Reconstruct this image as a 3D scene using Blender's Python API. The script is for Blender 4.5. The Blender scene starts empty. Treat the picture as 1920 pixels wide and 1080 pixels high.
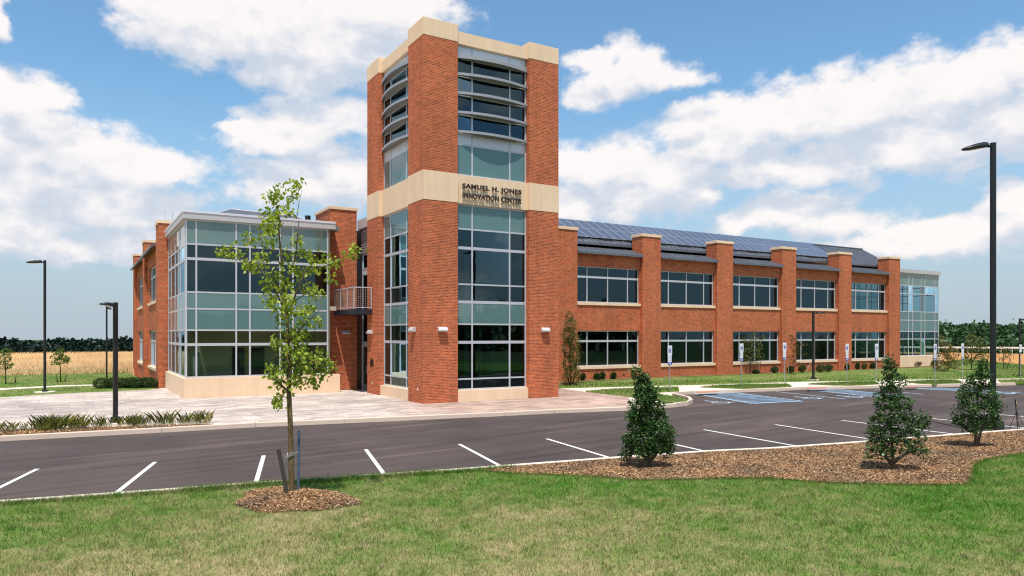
import bpy, bmesh, math, random
import numpy as np
from mathutils import Vector, Matrix
from mathutils.geometry import tessellate_polygon
R = math.radians
random.seed(7); RNG = np.random.default_rng(7)
scene = bpy.context.scene
COL = scene.collection

# ------------------------------------------------------------------ survey: photo measurements -> metres on the ground
U0, V0, FPX, EYE = 960.0, 628.0, 1372.0, 3.0
YAW = R(59.205)
FW = np.array([math.cos(YAW), math.sin(YAW)]); RT = np.array([math.sin(YAW), -math.cos(YAW)])
CAMXY = np.array([-12.98, -29.32])
def at(u, v, z=0.0):
    d = (EYE - z) * FPX / (v - V0)
    p = CAMXY + FW * d + RT * ((u - U0) / FPX * d)
    return (float(p[0]), float(p[1]))
def poly(pts, z=0.0): return [at(u, v, z) for u, v in pts]
def dist(x, y): return float((np.array([x, y]) - CAMXY) @ FW)

# ------------------------------------------------------------------ node helpers
def mat(name):
    m = bpy.data.materials.new(name); m.use_nodes = True
    nt = m.node_tree; nt.nodes.clear()
    out = nt.nodes.new('ShaderNodeOutputMaterial')
    return m, nt, out
def N(nt, t, **kw):
    n = nt.nodes.new(t)
    for k, v in kw.items():
        if k.startswith('_'): setattr(n, k[1:], v)
    return n
def L(nt, a, b): nt.links.new(a, b)
def setin(n, **kw):
    for k, v in kw.items():
        n.inputs[k.replace('_', ' ')].default_value = v
def rgb(c): return (c[0], c[1], c[2], 1.0)
def math_(nt, op, a, b=None, c=None, clamp=False):
    n = nt.nodes.new('ShaderNodeMath'); n.operation = op; n.use_clamp = clamp
    for i, x in enumerate((a, b, c)):
        if x is None: continue
        if isinstance(x, (int, float)): n.inputs[i].default_value = x
        else: L(nt, x, n.inputs[i])
    return n.outputs[0]
def noise(nt, vec, scale, detail=4, rough=0.55, dist_=0.0):
    n = nt.nodes.new('ShaderNodeTexNoise')
    setin(n, Scale=scale, Detail=detail, Roughness=rough, Distortion=dist_)
    if vec is not None: L(nt, vec, n.inputs['Vector'])
    return n.outputs['Fac']
def ramp(nt, fac, stops):
    n = nt.nodes.new('ShaderNodeValToRGB')
    e = n.color_ramp.elements
    while len(e) < len(stops): e.new(0.5)
    for i, (p, c) in enumerate(stops):
        e[i].position = p; e[i].color = rgb(c) if len(c) == 3 else c
    L(nt, fac, n.inputs[0])
    return n.outputs[0]
def mix(nt, fac, a, b, mode='MIX'):
    n = nt.nodes.new('ShaderNodeMix'); n.data_type = 'RGBA'; n.blend_type = mode
    for s, x in ((n.inputs[0], fac), (n.inputs[6], a), (n.inputs[7], b)):
        if isinstance(x, (int, float)): s.default_value = x
        elif isinstance(x, tuple): s.default_value = rgb(x)
        else: L(nt, x, s)
    return n.outputs[2]
def pos(nt): return nt.nodes.new('ShaderNodeNewGeometry').outputs['Position']
def island(nt): return nt.nodes.new('ShaderNodeNewGeometry').outputs['Random Per Island']
def vmul(nt, v, s):
    n = nt.nodes.new('ShaderNodeVectorMath'); n.operation = 'MULTIPLY'
    L(nt, v, n.inputs[0]); n.inputs[1].default_value = s
    return n.outputs[0]
def bump(nt, h, strength, d):
    n = nt.nodes.new('ShaderNodeBump'); setin(n, Strength=strength, Distance=d); L(nt, h, n.inputs['Height'])
    return n.outputs[0]
def bsdf(nt, out, col, rough=0.6, metal=0.0, spec=0.5, normal=None, coat=0.0):
    p = nt.nodes.new('ShaderNodeBsdfPrincipled')
    if isinstance(col, tuple): p.inputs['Base Color'].default_value = rgb(col)
    else: L(nt, col, p.inputs['Base Color'])
    if isinstance(rough, (int, float)): p.inputs['Roughness'].default_value = rough
    else: L(nt, rough, p.inputs['Roughness'])
    p.inputs['Metallic'].default_value = metal; p.inputs['Specular IOR Level'].default_value = spec
    p.inputs['Coat Weight'].default_value = coat
    if normal is not None: L(nt, normal, p.inputs['Normal'])
    L(nt, p.outputs[0], out.inputs[0])
    return p

# ------------------------------------------------------------------ materials
def paint_mat(name, col, wear):
    """thermoplastic road paint worn through to the asphalt in flecks"""
    m, nt, out = mat(name)
    p = pos(nt)
    f = math_(nt, 'ADD', math_(nt, 'MULTIPLY', noise(nt, p, 28, 5, 0.7), 0.6), math_(nt, 'MULTIPLY', noise(nt, p, 1.3, 4, 0.6), 0.4))
    k = ramp(nt, f, [(wear - 0.05, (1, 1, 1)), (wear + 0.03, (0, 0, 0))])
    c = mix(nt, noise(nt, p, 6, 4), tuple(x * 0.82 for x in col), col)
    bsdf(nt, out, mix(nt, k, c, (0.09, 0.075, 0.07)), 0.8, 0, 0.3)
    return m
def plain(name, col, rough=0.6, metal=0.0, spec=0.5, var=0.06, scale=3.0, coat=0.0):
    m, nt, out = mat(name)
    f = noise(nt, pos(nt), scale, 5)
    c = mix(nt, math_(nt, 'MULTIPLY', f, 1.0), tuple(x * (1 - var) for x in col), tuple(min(1, x * (1 + var)) for x in col))
    bsdf(nt, out, c, rough, metal, spec, coat=coat)
    return m
def brick_mat():
    m, nt, out = mat('red_brick')
    p = pos(nt)
    s = nt.nodes.new('ShaderNodeSeparateXYZ'); L(nt, p, s.inputs[0])
    c = nt.nodes.new('ShaderNodeCombineXYZ')
    L(nt, math_(nt, 'ADD', s.outputs[0], s.outputs[1]), c.inputs[0]); L(nt, s.outputs[2], c.inputs[1])
    b = nt.nodes.new('ShaderNodeTexBrick'); b.offset = 0.5
    setin(b, Scale=1.0, Mortar_Size=0.0075, Mortar_Smooth=0.15, Bias=-0.1, Brick_Width=0.2032, Row_Height=0.0677)
    b.inputs['Color1'].default_value = rgb((0.55, 0.122, 0.043)); b.inputs['Color2'].default_value = rgb((0.25, 0.052, 0.021))
    b.inputs['Mortar'].default_value = rgb((0.63, 0.295, 0.165))
    L(nt, c.outputs[0], b.inputs['Vector'])
    big = noise(nt, p, 0.6, 5)
    fine = noise(nt, p, 14, 3)
    col = mix(nt, 1.0, b.outputs['Color'], ramp(nt, big, [(0.3, (0.88, 0.88, 0.88)), (0.7, (1.08, 1.06, 1.04))]), 'MULTIPLY')
    col = mix(nt, 1.0, col, ramp(nt, fine, [(0.3, (0.88, 0.88, 0.88)), (0.7, (1.08, 1.07, 1.06))]), 'MULTIPLY')
    stk = noise(nt, vmul(nt, p, (1.6, 1.6, 0.14)), 1.0, 5, 0.6)
    col = mix(nt, 1.0, col, ramp(nt, stk, [(0.3, (0.86, 0.87, 0.88)), (0.5, (1.0, 1.0, 1.0)), (0.7, (1.09, 1.07, 1.06))]), 'MULTIPLY')
    h = math_(nt, 'SUBTRACT', 1.0, b.outputs['Fac'])
    bsdf(nt, out, col, 0.85, 0, 0.25, bump(nt, h, 0.5, 0.008))
    return m
def stone_mat():
    m, nt, out = mat('cast_stone')
    p = pos(nt)
    s = nt.nodes.new('ShaderNodeSeparateXYZ'); L(nt, p, s.inputs[0])
    c = nt.nodes.new('ShaderNodeCombineXYZ')
    L(nt, math_(nt, 'ADD', s.outputs[0], s.outputs[1]), c.inputs[0]); L(nt, s.outputs[2], c.inputs[1])
    b = nt.nodes.new('ShaderNodeTexBrick'); b.offset = 0.0
    setin(b, Scale=1.0, Mortar_Size=0.003, Mortar_Smooth=0.2, Bias=0.0, Brick_Width=1.22, Row_Height=30.0)
    b.inputs['Color1'].default_value = rgb((0.82, 0.60, 0.41)); b.inputs['Color2'].default_value = rgb((0.78, 0.565, 0.385))
    b.inputs['Mortar'].default_value = rgb((0.36, 0.26, 0.175))
    L(nt, c.outputs[0], b.inputs['Vector'])
    st = noise(nt, vmul(nt, p, (3.0, 3.0, 0.5)), 1.0, 6)
    col = mix(nt, 1.0, b.outputs['Color'], ramp(nt, st, [(0.3, (0.93, 0.93, 0.92)), (0.7, (1.04, 1.04, 1.04))]), 'MULTIPLY')
    bsdf(nt, out, col, 0.8, 0, 0.3, bump(nt, noise(nt, p, 40, 4), 0.15, 0.01))
    return m
def glass_mat(name, tint, ior, refl=(0.55, 0.85, 1.0)):
    m, nt, out = mat(name)
    t = nt.nodes.new('ShaderNodeBsdfTransparent'); t.inputs[0].default_value = rgb(tint)
    g = nt.nodes.new('ShaderNodeBsdfGlossy'); g.inputs['Roughness'].default_value = 0.015; g.inputs['Color'].default_value = rgb(refl)
    wav = noise(nt, pos(nt), 0.7, 2)
    L(nt, bump(nt, wav, 0.06, 0.05), g.inputs['Normal'])
    f = nt.nodes.new('ShaderNodeFresnel'); f.inputs['IOR'].default_value = ior
    x = nt.nodes.new('ShaderNodeMixShader'); L(nt, f.outputs[0], x.inputs[0]); L(nt, t.outputs[0], x.inputs[1]); L(nt, g.outputs[0], x.inputs[2])
    L(nt, x.outputs[0], out.inputs[0])
    return m
def spandrel_mat():
    m, nt, out = mat('spandrel_glass')
    wav = noise(nt, pos(nt), 0.7, 2)
    nrm = bump(nt, wav, 0.05, 0.05)
    p = bsdf(nt, out, (0.10, 0.19, 0.183), 0.03, 0, 0.9, nrm)
    return m
def asphalt_mat():
    m, nt, out = mat('asphalt')
    p = pos(nt)
    fine = noise(nt, p, 55, 3, 0.7); big = noise(nt, p, 0.22, 5, 0.6)
    rot = nt.nodes.new('ShaderNodeVectorRotate'); rot.rotation_type = 'Z_AXIS'; rot.inputs['Angle'].default_value = R(-10)
    L(nt, p, rot.inputs['Vector'])
    streak = noise(nt, vmul(nt, rot.outputs[0], (0.12, 1.6, 1.0)), 1.0, 5, 0.6)
    col = ramp(nt, fine, [(0.25, (0.042, 0.033, 0.032)), (0.55, (0.088, 0.069, 0.065)), (0.8, (0.145, 0.117, 0.11))])
    col = mix(nt, 1.0, col, ramp(nt, big, [(0.3, (0.74, 0.74, 0.75)), (0.7, (1.25, 1.22, 1.18))]), 'MULTIPLY')
    col = mix(nt, 1.0, col, ramp(nt, streak, [(0.30, (0.62, 0.62, 0.64)), (0.43, (0.96, 0.96, 0.96)), (0.56, (1.02, 1.01, 1.0)), (0.70, (1.55, 1.48, 1.38))]), 'MULTIPLY')
    sp = noise(nt, p, 1.1, 2, 0.5)
    col = mix(nt, 1.0, col, ramp(nt, sp, [(0.22, (0.55, 0.55, 0.56)), (0.31, (1, 1, 1))]), 'MULTIPLY')
    tyre = noise(nt, vmul(nt, rot.outputs[0], (0.05, 3.2, 1.0)), 1.0, 3, 0.5)
    col = mix(nt, 1.0, col, ramp(nt, tyre, [(0.33, (0.80, 0.80, 0.80)), (0.42, (1, 1, 1)), (0.62, (1, 1, 1)), (0.74, (1.15, 1.13, 1.1))]), 'MULTIPLY')
    bsdf(nt, out, col, 0.9, 0, 0.25, bump(nt, fine, 0.35, 0.01))
    return m
def paver_mat():
    m, nt, out = mat('plaza_pavers')
    p = pos(nt)
    def br(w, h, c1, c2):
        b = nt.nodes.new('ShaderNodeTexBrick'); b.offset = 0.5
        setin(b, Scale=1.0, Mortar_Size=0.006, Mortar_Smooth=0.2, Bias=0.0, Brick_Width=w, Row_Height=h)
        b.inputs['Color1'].default_value = rgb(c1); b.inputs['Color2'].default_value = rgb(c2)
        b.inputs['Mortar'].default_value = rgb((0.25, 0.2, 0.18)); L(nt, p, b.inputs['Vector'])
        return b.outputs['Color']
    small = br(0.6, 0.30, (0.64, 0.555, 0.49), (0.40, 0.335, 0.30))
    bigb = br(3.6, 1.8, (0.84, 0.84, 0.86), (1.10, 1.09, 1.08))
    col = mix(nt, 1.0, small, bigb, 'MULTIPLY')
    # redder paver border laid along the tower
    s = nt.nodes.new('ShaderNodeSeparateXYZ'); L(nt, p, s.inputs[0])
    q = math_(nt, 'ADD', math_(nt, 'MULTIPLY', s.outputs[0], 0.35), math_(nt, 'MULTIPLY', s.outputs[1], -0.12))
    q = math_(nt, 'ADD', q, noise(nt, p, 0.25, 3))
    f = ramp(nt, math_(nt, 'ADD', math_(nt, 'MULTIPLY', q, 0.25), 0.5), [(0.42, (0, 0, 0)), (0.75, (1, 1, 1))])
    col = mix(nt, f, col, mix(nt, 1.0, col, (0.86, 0.72, 0.66), 'MULTIPLY'))
    n2 = noise(nt, p, 0.5, 5)
    col = mix(nt, 1.0, col, ramp(nt, n2, [(0.3, (0.86, 0.85, 0.86)), (0.7, (1.08, 1.07, 1.06))]), 'MULTIPLY')
    bsdf(nt, out, col, 0.85, 0, 0.25, bump(nt, noise(nt, p, 30, 3), 0.2, 0.01))
    return m
def concrete_mat(name, col, joint=None):
    m, nt, out = mat(name)
    p = pos(nt)
    f = noise(nt, p, 1.2, 6); g = noise(nt, p, 60, 2)
    c = mix(nt, f, tuple(x * 0.86 for x in col), tuple(min(1, x * 1.1) for x in col))
    c = mix(nt, 1.0, c, ramp(nt, g, [(0.3, (0.92, 0.92, 0.92)), (0.7, (1.05, 1.05, 1.05))]), 'MULTIPLY')
    bsdf(nt, out, c, 0.85, 0, 0.25, bump(nt, g, 0.2, 0.005))
    return m
def grass_color(nt, p, lush=(0.055, 0.125, 0.016), dull=(0.13, 0.155, 0.055), dry=(0.30, 0.235, 0.115)):
    a = noise(nt, p, 0.55, 6, 0.65); b = noise(nt, p, 2.6, 5, 0.65)
    x = math_(nt, 'ADD', math_(nt, 'MULTIPLY', a, 0.62), math_(nt, 'MULTIPLY', b, 0.38))
    return x
def lawn_mat(name, blades=False, lushness=0.0, dist_lush=True):
    """green at the kerb and the beds, duller and drier out in the open lawn; random dry patches"""
    m, nt, out = mat(name)
    p = pos(nt)
    a = noise(nt, p, 0.33, 5, 0.62); b = noise(nt, p, 1.7, 5, 0.65)
    x = math_(nt, 'ADD', math_(nt, 'MULTIPLY', a, 0.48), math_(nt, 'MULTIPLY', b, 0.52))
    if dist_lush:
        vd = nt.nodes.new('ShaderNodeVectorMath'); vd.operation = 'DISTANCE'; L(nt, p, vd.inputs[0]); vd.inputs[1].default_value = (CAMXY[0] - 2.0, CAMXY[1] + 1.0, 0)
        far = nt.nodes.new('ShaderNodeMapRange'); setin(far, From_Min=10.5, From_Max=17.0, To_Min=0.0, To_Max=0.17); L(nt, vd.outputs['Value'], far.inputs[0])
        x = math_(nt, 'SUBTRACT', x, math_(nt, 'SUBTRACT', far.outputs[0], 0.03))
    x = math_(nt, 'SUBTRACT', x, lushness)
    x = math_(nt, 'ADD', x, math_(nt, 'MULTIPLY', math_(nt, 'SUBTRACT', noise(nt, p, 9.0, 5, 0.65), 0.5), 0.46))
    if blades:
        x = math_(nt, 'ADD', x, math_(nt, 'MULTIPLY', math_(nt, 'SUBTRACT', island(nt), 0.5), 0.30))
    col = ramp(nt, x, [(0.24, (0.055, 0.185, 0.018)), (0.36, (0.135, 0.245, 0.042)), (0.475, (0.235, 0.27, 0.09)), (0.60, (0.375, 0.33, 0.16)), (0.76, (0.62, 0.48, 0.30))])
    if blades:
        d = nt.nodes.new('ShaderNodeBsdfDiffuse'); L(nt, col, d.inputs[0])
        t = nt.nodes.new('ShaderNodeBsdfTranslucent'); L(nt, col, t.inputs[0])
        mx = nt.nodes.new('ShaderNodeMixShader'); mx.inputs[0].default_value = 0.3
        L(nt, d.outputs[0], mx.inputs[1]); L(nt, t.outputs[0], mx.inputs[2]); L(nt, mx.outputs[0], out.inputs[0])
    else:
        c2 = mix(nt, 1.0, col, ramp(nt, noise(nt, p, 35, 3), [(0.3, (0.55, 0.55, 0.5)), (0.7, (1.1, 1.1, 1.1))]), 'MULTIPLY')
        bsdf(nt, out, c2, 1.0, 0, 0.1, bump(nt, noise(nt, p, 45, 3), 0.6, 0.04))
    return m
def leaf_mat(name, c1, c2, trans=0.3, rough=0.5, spec=0.3, c3=None):
    m, nt, out = mat(name)
    stops = [(0.1, c1), (0.75, c2)] + ([(0.95, c3)] if c3 else [])
    col = ramp(nt, island(nt), stops)
    p = nt.nodes.new('ShaderNodeBsdfPrincipled'); L(nt, col, p.inputs['Base Color']); setin(p, Roughness=rough); p.inputs['Specular IOR Level'].default_value = spec
    t = nt.nodes.new('ShaderNodeBsdfTranslucent'); L(nt, mix(nt, 1.0, col, (1.3, 1.25, 0.6), 'MULTIPLY'), t.inputs[0])
    x = nt.nodes.new('ShaderNodeMixShader'); x.inputs[0].default_value = trans
    L(nt, p.outputs[0], x.inputs[1]); L(nt, t.outputs[0], x.inputs[2]); L(nt, x.outputs[0], out.inputs[0])
    return m
def bark_mat(name, c1, c2):
    m, nt, out = mat(name)
    p = pos(nt)
    f = noise(nt, vmul(nt, p, (40, 40, 9)), 1.0, 5, 0.6); g = noise(nt, p, 5, 3)
    col = ramp(nt, math_(nt, 'ADD', math_(nt, 'MULTIPLY', f, 0.6), math_(nt, 'MULTIPLY', g, 0.4)), [(0.35, c1), (0.65, c2)])
    bsdf(nt, out, col, 0.9, 0, 0.2, bump(nt, f, 0.5, 0.01))
    return m
def mulch_mat(name, chips):
    m, nt, out = mat(name)
    p = pos(nt)
    if chips:
        col = ramp(nt, island(nt), [(0.0, (0.07, 0.036, 0.019)), (0.3, (0.27, 0.155, 0.082)), (0.75, (0.44, 0.275, 0.155)), (1.0, (0.66, 0.47, 0.30))])
    else:
        col = ramp(nt, noise(nt, p, 24, 5, 0.7), [(0.3, (0.05, 0.026, 0.014)), (0.5, (0.21, 0.115, 0.06)), (0.72, (0.38, 0.23, 0.125))])
    col = mix(nt, 1.0, col, ramp(nt, noise(nt, p, 0.8, 4), [(0.32, (0.62, 0.66, 0.74)), (0.62, (1.1, 1.03, 0.94))]), 'MULTIPLY')
    bsdf(nt, out, col, 0.95, 0, 0.15, None if chips else bump(nt, noise(nt, p, 30, 4), 0.8, 0.04))
    return m
def field_mat(name, blades):
    m, nt, out = mat(name)
    p = pos(nt)
    a = noise(nt, vmul(nt, p, (0.05, 0.05, 1)), 1.0, 6, 0.6)
    if blades: a = math_(nt, 'ADD', math_(nt, 'MULTIPLY', a, 0.86), math_(nt, 'MULTIPLY', island(nt), 0.14))
    else: a = math_(nt, 'ADD', math_(nt, 'MULTIPLY', a, 0.7), math_(nt, 'MULTIPLY', noise(nt, p, 3.0, 4), 0.3))
    col = ramp(nt, a, [(0.3, (0.60, 0.40, 0.205)), (0.55, (0.80, 0.57, 0.315)), (0.75, (0.90, 0.69, 0.42))])
    bsdf(nt, out, col, 1.0, 0, 0.1)
    return m
def terrain_mat():
    m, nt, out = mat('terrain_field')
    p = pos(nt)
    a = noise(nt, vmul(nt, p, (0.05, 0.05, 1)), 1.0, 6, 0.6)
    a = math_(nt, 'ADD', math_(nt, 'MULTIPLY', a, 0.7), math_(nt, 'MULTIPLY', noise(nt, p, 2.0, 4), 0.3))
    wheat = ramp(nt, a, [(0.3, (0.60, 0.40, 0.205)), (0.55, (0.80, 0.57, 0.315)), (0.75, (0.90, 0.69, 0.42))])
    s = nt.nodes.new('ShaderNodeSeparateXYZ'); L(nt, p, s.inputs[0])
    # ploughed, redder soil on the fields east of the building
    f = ramp(nt, math_(nt, 'ADD', math_(nt, 'MULTIPLY', s.outputs[0], 0.004), 0.3), [(0.42, (0, 0, 0)), (0.5, (1, 1, 1))])
    red = ramp(nt, a, [(0.3, (0.36, 0.17, 0.06)), (0.6, (0.52, 0.27, 0.10)), (0.75, (0.56, 0.35, 0.15))])
    col = mix(nt, f, wheat, red)
    far = nt.nodes.new('ShaderNodeVectorMath'); far.operation = 'LENGTH'; L(nt, vmul(nt, p, (1, 1, 0)), far.inputs[0])
    g = nt.nodes.new('ShaderNodeMapRange'); setin(g, From_Min=215.0, From_Max=260.0, To_Min=0.0, To_Max=1.0); L(nt, far.outputs['Value'], g.inputs[0])
    col = mix(nt, g.outputs[0], col, (0.05, 0.085, 0.03))
    bk = nt.nodes.new('ShaderNodeMapRange'); setin(bk, From_Min=-30.0, From_Max=-10.0, To_Min=1.0, To_Max=0.0); L(nt, s.outputs[1], bk.inputs[0])
    col = mix(nt, bk.outputs[0], col, (0.06, 0.09, 0.03))
    bsdf(nt, out, col, 1.0, 0, 0.1)
    return m
def roof_mat():
    m, nt, out = mat('dark_metal_roof')
    p = pos(nt)
    c = ramp(nt, noise(nt, p, 1.5, 4), [(0.3, (0.12, 0.13, 0.155)), (0.7, (0.17, 0.18, 0.205))])
    bsdf(nt, out, c, 0.42, 0.35, 0.5)
    return m
def solar_mat():
    m, nt, out = mat('solar_cells')
    p = pos(nt)
    c = ramp(nt, noise(nt, p, 0.15, 3), [(0.35, (0.085, 0.088, 0.12)), (0.65, (0.12, 0.12, 0.155))])
    bsdf(nt, out, c, 0.22, 0, 0.6, coat=0.5)
    return m
def wood_mat(name, col): return bark_mat(name, tuple(x * 0.75 for x in col), col)

M = dict(
    brick=brick_mat(), stone=stone_mat(), glass=glass_mat('vision_glass', (0.20, 0.29, 0.28), 1.75), lobby=glass_mat('lobby_glass', (0.74, 0.82, 0.72), 1.55), clear=glass_mat('clear_glass', (0.52, 0.66, 0.70), 1.5),
    spandrel=spandrel_mat(), frame=plain('aluminium_frame', (0.53, 0.535, 0.57), 0.4, 0.2), panel=plain('white_metal_panel', (0.66, 0.66, 0.72), 0.4, 0.2),
    shade=plain('sunshade_metal', (0.36, 0.36, 0.38), 0.45, 0.3), fascia=plain('fascia_metal', (0.56, 0.53, 0.54), 0.4, 0.3),
    roof=roof_mat(), solar=solar_mat(), silver=plain('panel_rim', (0.72, 0.73, 0.76), 0.3, 0.5),
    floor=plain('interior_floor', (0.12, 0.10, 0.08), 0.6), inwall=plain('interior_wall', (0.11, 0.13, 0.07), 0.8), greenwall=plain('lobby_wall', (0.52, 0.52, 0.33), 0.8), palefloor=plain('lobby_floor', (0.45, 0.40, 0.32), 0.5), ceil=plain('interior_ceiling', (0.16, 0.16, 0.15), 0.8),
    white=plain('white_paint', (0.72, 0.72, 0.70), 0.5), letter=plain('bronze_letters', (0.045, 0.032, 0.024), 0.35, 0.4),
    black=plain('black_metal', (0.016, 0.018, 0.020), 0.4, 0.2), bronze=plain('dark_bronze', (0.022, 0.018, 0.018), 0.45, 0.2), lens=plain('lamp_lens', (0.55, 0.48, 0.32), 0.25),
    sconce=plain('sconce_metal', (0.66, 0.64, 0.66), 0.4, 0.3), steel=plain('galvanised_steel', (0.45, 0.46, 0.47), 0.4, 0.6), mesh=plain('railing_mesh', (0.38, 0.27, 0.22), 0.5, 0.3),
    navy=plain('navy_steel', (0.02, 0.024, 0.035), 0.4), asphalt=asphalt_mat(), paver=paver_mat(), kerb=concrete_mat('kerb_concrete', (0.70, 0.55, 0.44)), walk=concrete_mat('walk_concrete', (0.74, 0.65, 0.54)),
    line=paint_mat('white_road_paint', (0.80, 0.77, 0.74), 0.40), blue=paint_mat('blue_road_paint', (0.22, 0.38, 0.55), 0.47), red=concrete_mat('red_tactile_mat', (0.52, 0.20, 0.14)), lightblue=paint_mat('pale_blue_road_paint', (0.42, 0.60, 0.74), 0.43),
    lawn=lawn_mat('lawn_soil'), blade=lawn_mat('grass_blade', True), lawn2=lawn_mat('watered_lawn', False, 0.07, False), blade2=lawn_mat('watered_blade', True, 0.09, False),
    mulch=mulch_mat('mulch_base', False), chips=mulch_mat('mulch_chips', True), terrain=terrain_mat(), wheat=field_mat('wheat_stalks', True),
    bark=bark_mat('young_bark', (0.06, 0.036, 0.018), (0.20, 0.145, 0.07)), darkbark=bark_mat('dark_bark', (0.06, 0.045, 0.03), (0.15, 0.115, 0.08)),
    maple=leaf_mat('maple_leaf', (0.14, 0.22, 0.018), (0.34, 0.42, 0.055), 0.35, 0.5, 0.3, (0.46, 0.50, 0.10)), holly=leaf_mat('holly_leaf', (0.014, 0.042, 0.012), (0.060, 0.130, 0.030), 0.14, 0.38, 0.35, (0.13, 0.23, 0.06)),
    boxwood=leaf_mat('shrub_leaf', (0.018, 0.045, 0.010), (0.055, 0.10, 0.022), 0.15), olive=leaf_mat('olive_leaf', (0.05, 0.085, 0.016), (0.15, 0.18, 0.045), 0.3, c3=(0.26, 0.20, 0.08)),
    bronzeleaf=leaf_mat('bronze_leaf', (0.10, 0.085, 0.025), (0.26, 0.17, 0.065), 0.3, c3=(0.14, 0.16, 0.04)), reddish=leaf_mat('reddish_leaf', (0.05, 0.035, 0.012), (0.15, 0.09, 0.035), 0.3, c3=(0.12, 0.13, 0.03)),
    sapling=leaf_mat('sapling_leaf', (0.06, 0.11, 0.02), (0.16, 0.24, 0.05), 0.3), tuft=leaf_mat('tuft_blade', (0.17, 0.23, 0.07), (0.42, 0.46, 0.19), 0.4, c3=(0.58, 0.50, 0.28)),
    woods=leaf_mat('woods_leaf', (0.024, 0.062, 0.026), (0.070, 0.135, 0.045), 0.1), woods2=leaf_mat('far_woods_leaf', (0.006, 0.018, 0.012), (0.014, 0.034, 0.02), 0.1),
    wood=wood_mat('pale_stake_wood', (0.46, 0.34, 0.22)), darkwood=wood_mat('dark_stake_wood', (0.075, 0.065, 0.055)), bluestake=plain('blue_stake_paint', (0.07, 0.12, 0.19), 0.5, 0.1, 0.5, 0.3, 8),
    signwhite=plain('sign_white', (0.78, 0.79, 0.82), 0.4), signblue=plain('sign_blue', (0.035, 0.06, 0.33), 0.4), signgrey=plain('sign_grey', (0.42, 0.45, 0.50), 0.4), orange=plain('orange_band', (0.65, 0.36, 0.12), 0.5),
    rail=plain('white_rail_paint', (0.80, 0.77, 0.72), 0.5), yellow=plain('yellow_notice', (0.60, 0.50, 0.08), 0.6), teal=plain('interior_column', (0.42, 0.55, 0.50), 0.6), tan=plain('office_partition', (0.42, 0.38, 0.27), 0.7),
)

# ------------------------------------------------------------------ mesh helpers
class MB:
    def __init__(s): s.v = []; s.f = []; s.m = []
    def add(s, verts, faces, mi=0):
        o = len(s.v); s.v += [tuple(v) for v in verts]; s.f += [tuple(o + i for i in f) for f in faces]; s.m += [mi] * len(faces); return s
    def box(s, x0, x1, y0, y1, z0, z1, mi=0):
        v = [(x0, y0, z0), (x1, y0, z0), (x1, y1, z0), (x0, y1, z0), (x0, y0, z1), (x1, y0, z1), (x1, y1, z1), (x0, y1, z1)]
        return s.add(v, [(0, 3, 2, 1), (4, 5, 6, 7), (0, 1, 5, 4), (1, 2, 6, 5), (2, 3, 7, 6), (3, 0, 4, 7)], mi)
    def quad(s, a, b, c, d, mi=0): return s.add([a, b, c, d], [(0, 1, 2, 3)], mi)
    def prism(s, pts, z0, z1, mi=0):
        """outline pts (x, y) or (x, y, ztop)"""
        a = sum(pts[i][0] * pts[(i + 1) % len(pts)][1] - pts[(i + 1) % len(pts)][0] * pts[i][1] for i in range(len(pts)))
        if a < 0: pts = pts[::-1]
        n = len(pts)
        top = [(p[0], p[1], p[2] if len(p) > 2 else z1) for p in pts]
        v = top + [(p[0], p[1], z0) for p in pts]
        tris = tessellate_polygon([[Vector((p[0], p[1], 0)) for p in pts]])
        f = []
        for t in tris:
            p, q, r = [pts[i] for i in t]
            area = (q[0] - p[0]) * (r[1] - p[1]) - (q[1] - p[1]) * (r[0] - p[0])
            f.append(tuple(t) if area > 0 else tuple(reversed(t)))
        f += [(n + i, n + (i + 1) % n, (i + 1) % n, i) for i in range(n)]
        return s.add(v, f, mi)
    def extrude(s, prof, a, b, mi=0):
        """closed profile of 3D points swept from offset a to offset b (vectors)"""
        n = len(prof); v = [tuple(Vector(p) + Vector(a)) for p in prof] + [tuple(Vector(p) + Vector(b)) for p in prof]
        f = [(i, (i + 1) % n, n + (i + 1) % n, n + i) for i in range(n)] + [tuple(range(n))[::-1], tuple(range(n, 2 * n))]
        return s.add(v, f, mi)
    def tube(s, pts, rad, seg=8, mi=0, cap=True):
        pts = [Vector(p) for p in pts]
        if isinstance(rad, (int, float)): rad = [rad] * len(pts)
        v = []; n = len(pts)
        up = Vector((0.13, 0.31, 0.94))
        for i, p in enumerate(pts):
            t = (pts[min(i + 1, n - 1)] - pts[max(i - 1, 0)]).normalized()
            a = t.cross(up)
            if a.length < 0.2: a = t.cross(Vector((1, 0, 0)))
            a.normalize(); b = t.cross(a)
            for k in range(seg):
                w = 2 * math.pi * k / seg
                v.append(tuple(p + (a * math.cos(w) + b * math.sin(w)) * rad[i]))
        f = [(i * seg + k, i * seg + (k + 1) % seg, (i + 1) * seg + (k + 1) % seg, (i + 1) * seg + k) for i in range(n - 1) for k in range(seg)]
        if cap: f += [tuple(range(seg))[::-1], tuple((n - 1) * seg + k for k in range(seg))]
        return s.add(v, f, mi)
    def build(s, name, m, parent=None, bevel=0.0, smooth=False):
        me = bpy.data.meshes.new(name); me.from_pydata(s.v, [], s.f)
        for x in (m if isinstance(m, (list, tuple)) else [m]): me.materials.append(x)
        if any(s.m): me.polygons.foreach_set('material_index', s.m)
        bm = bmesh.new(); bm.from_mesh(me); bmesh.ops.recalc_face_normals(bm, faces=bm.faces); bm.to_mesh(me); bm.free()
        if smooth: me.polygons.foreach_set('use_smooth', [True] * len(me.polygons))
        me.update()
        return link(name, me, parent, bevel)
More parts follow.
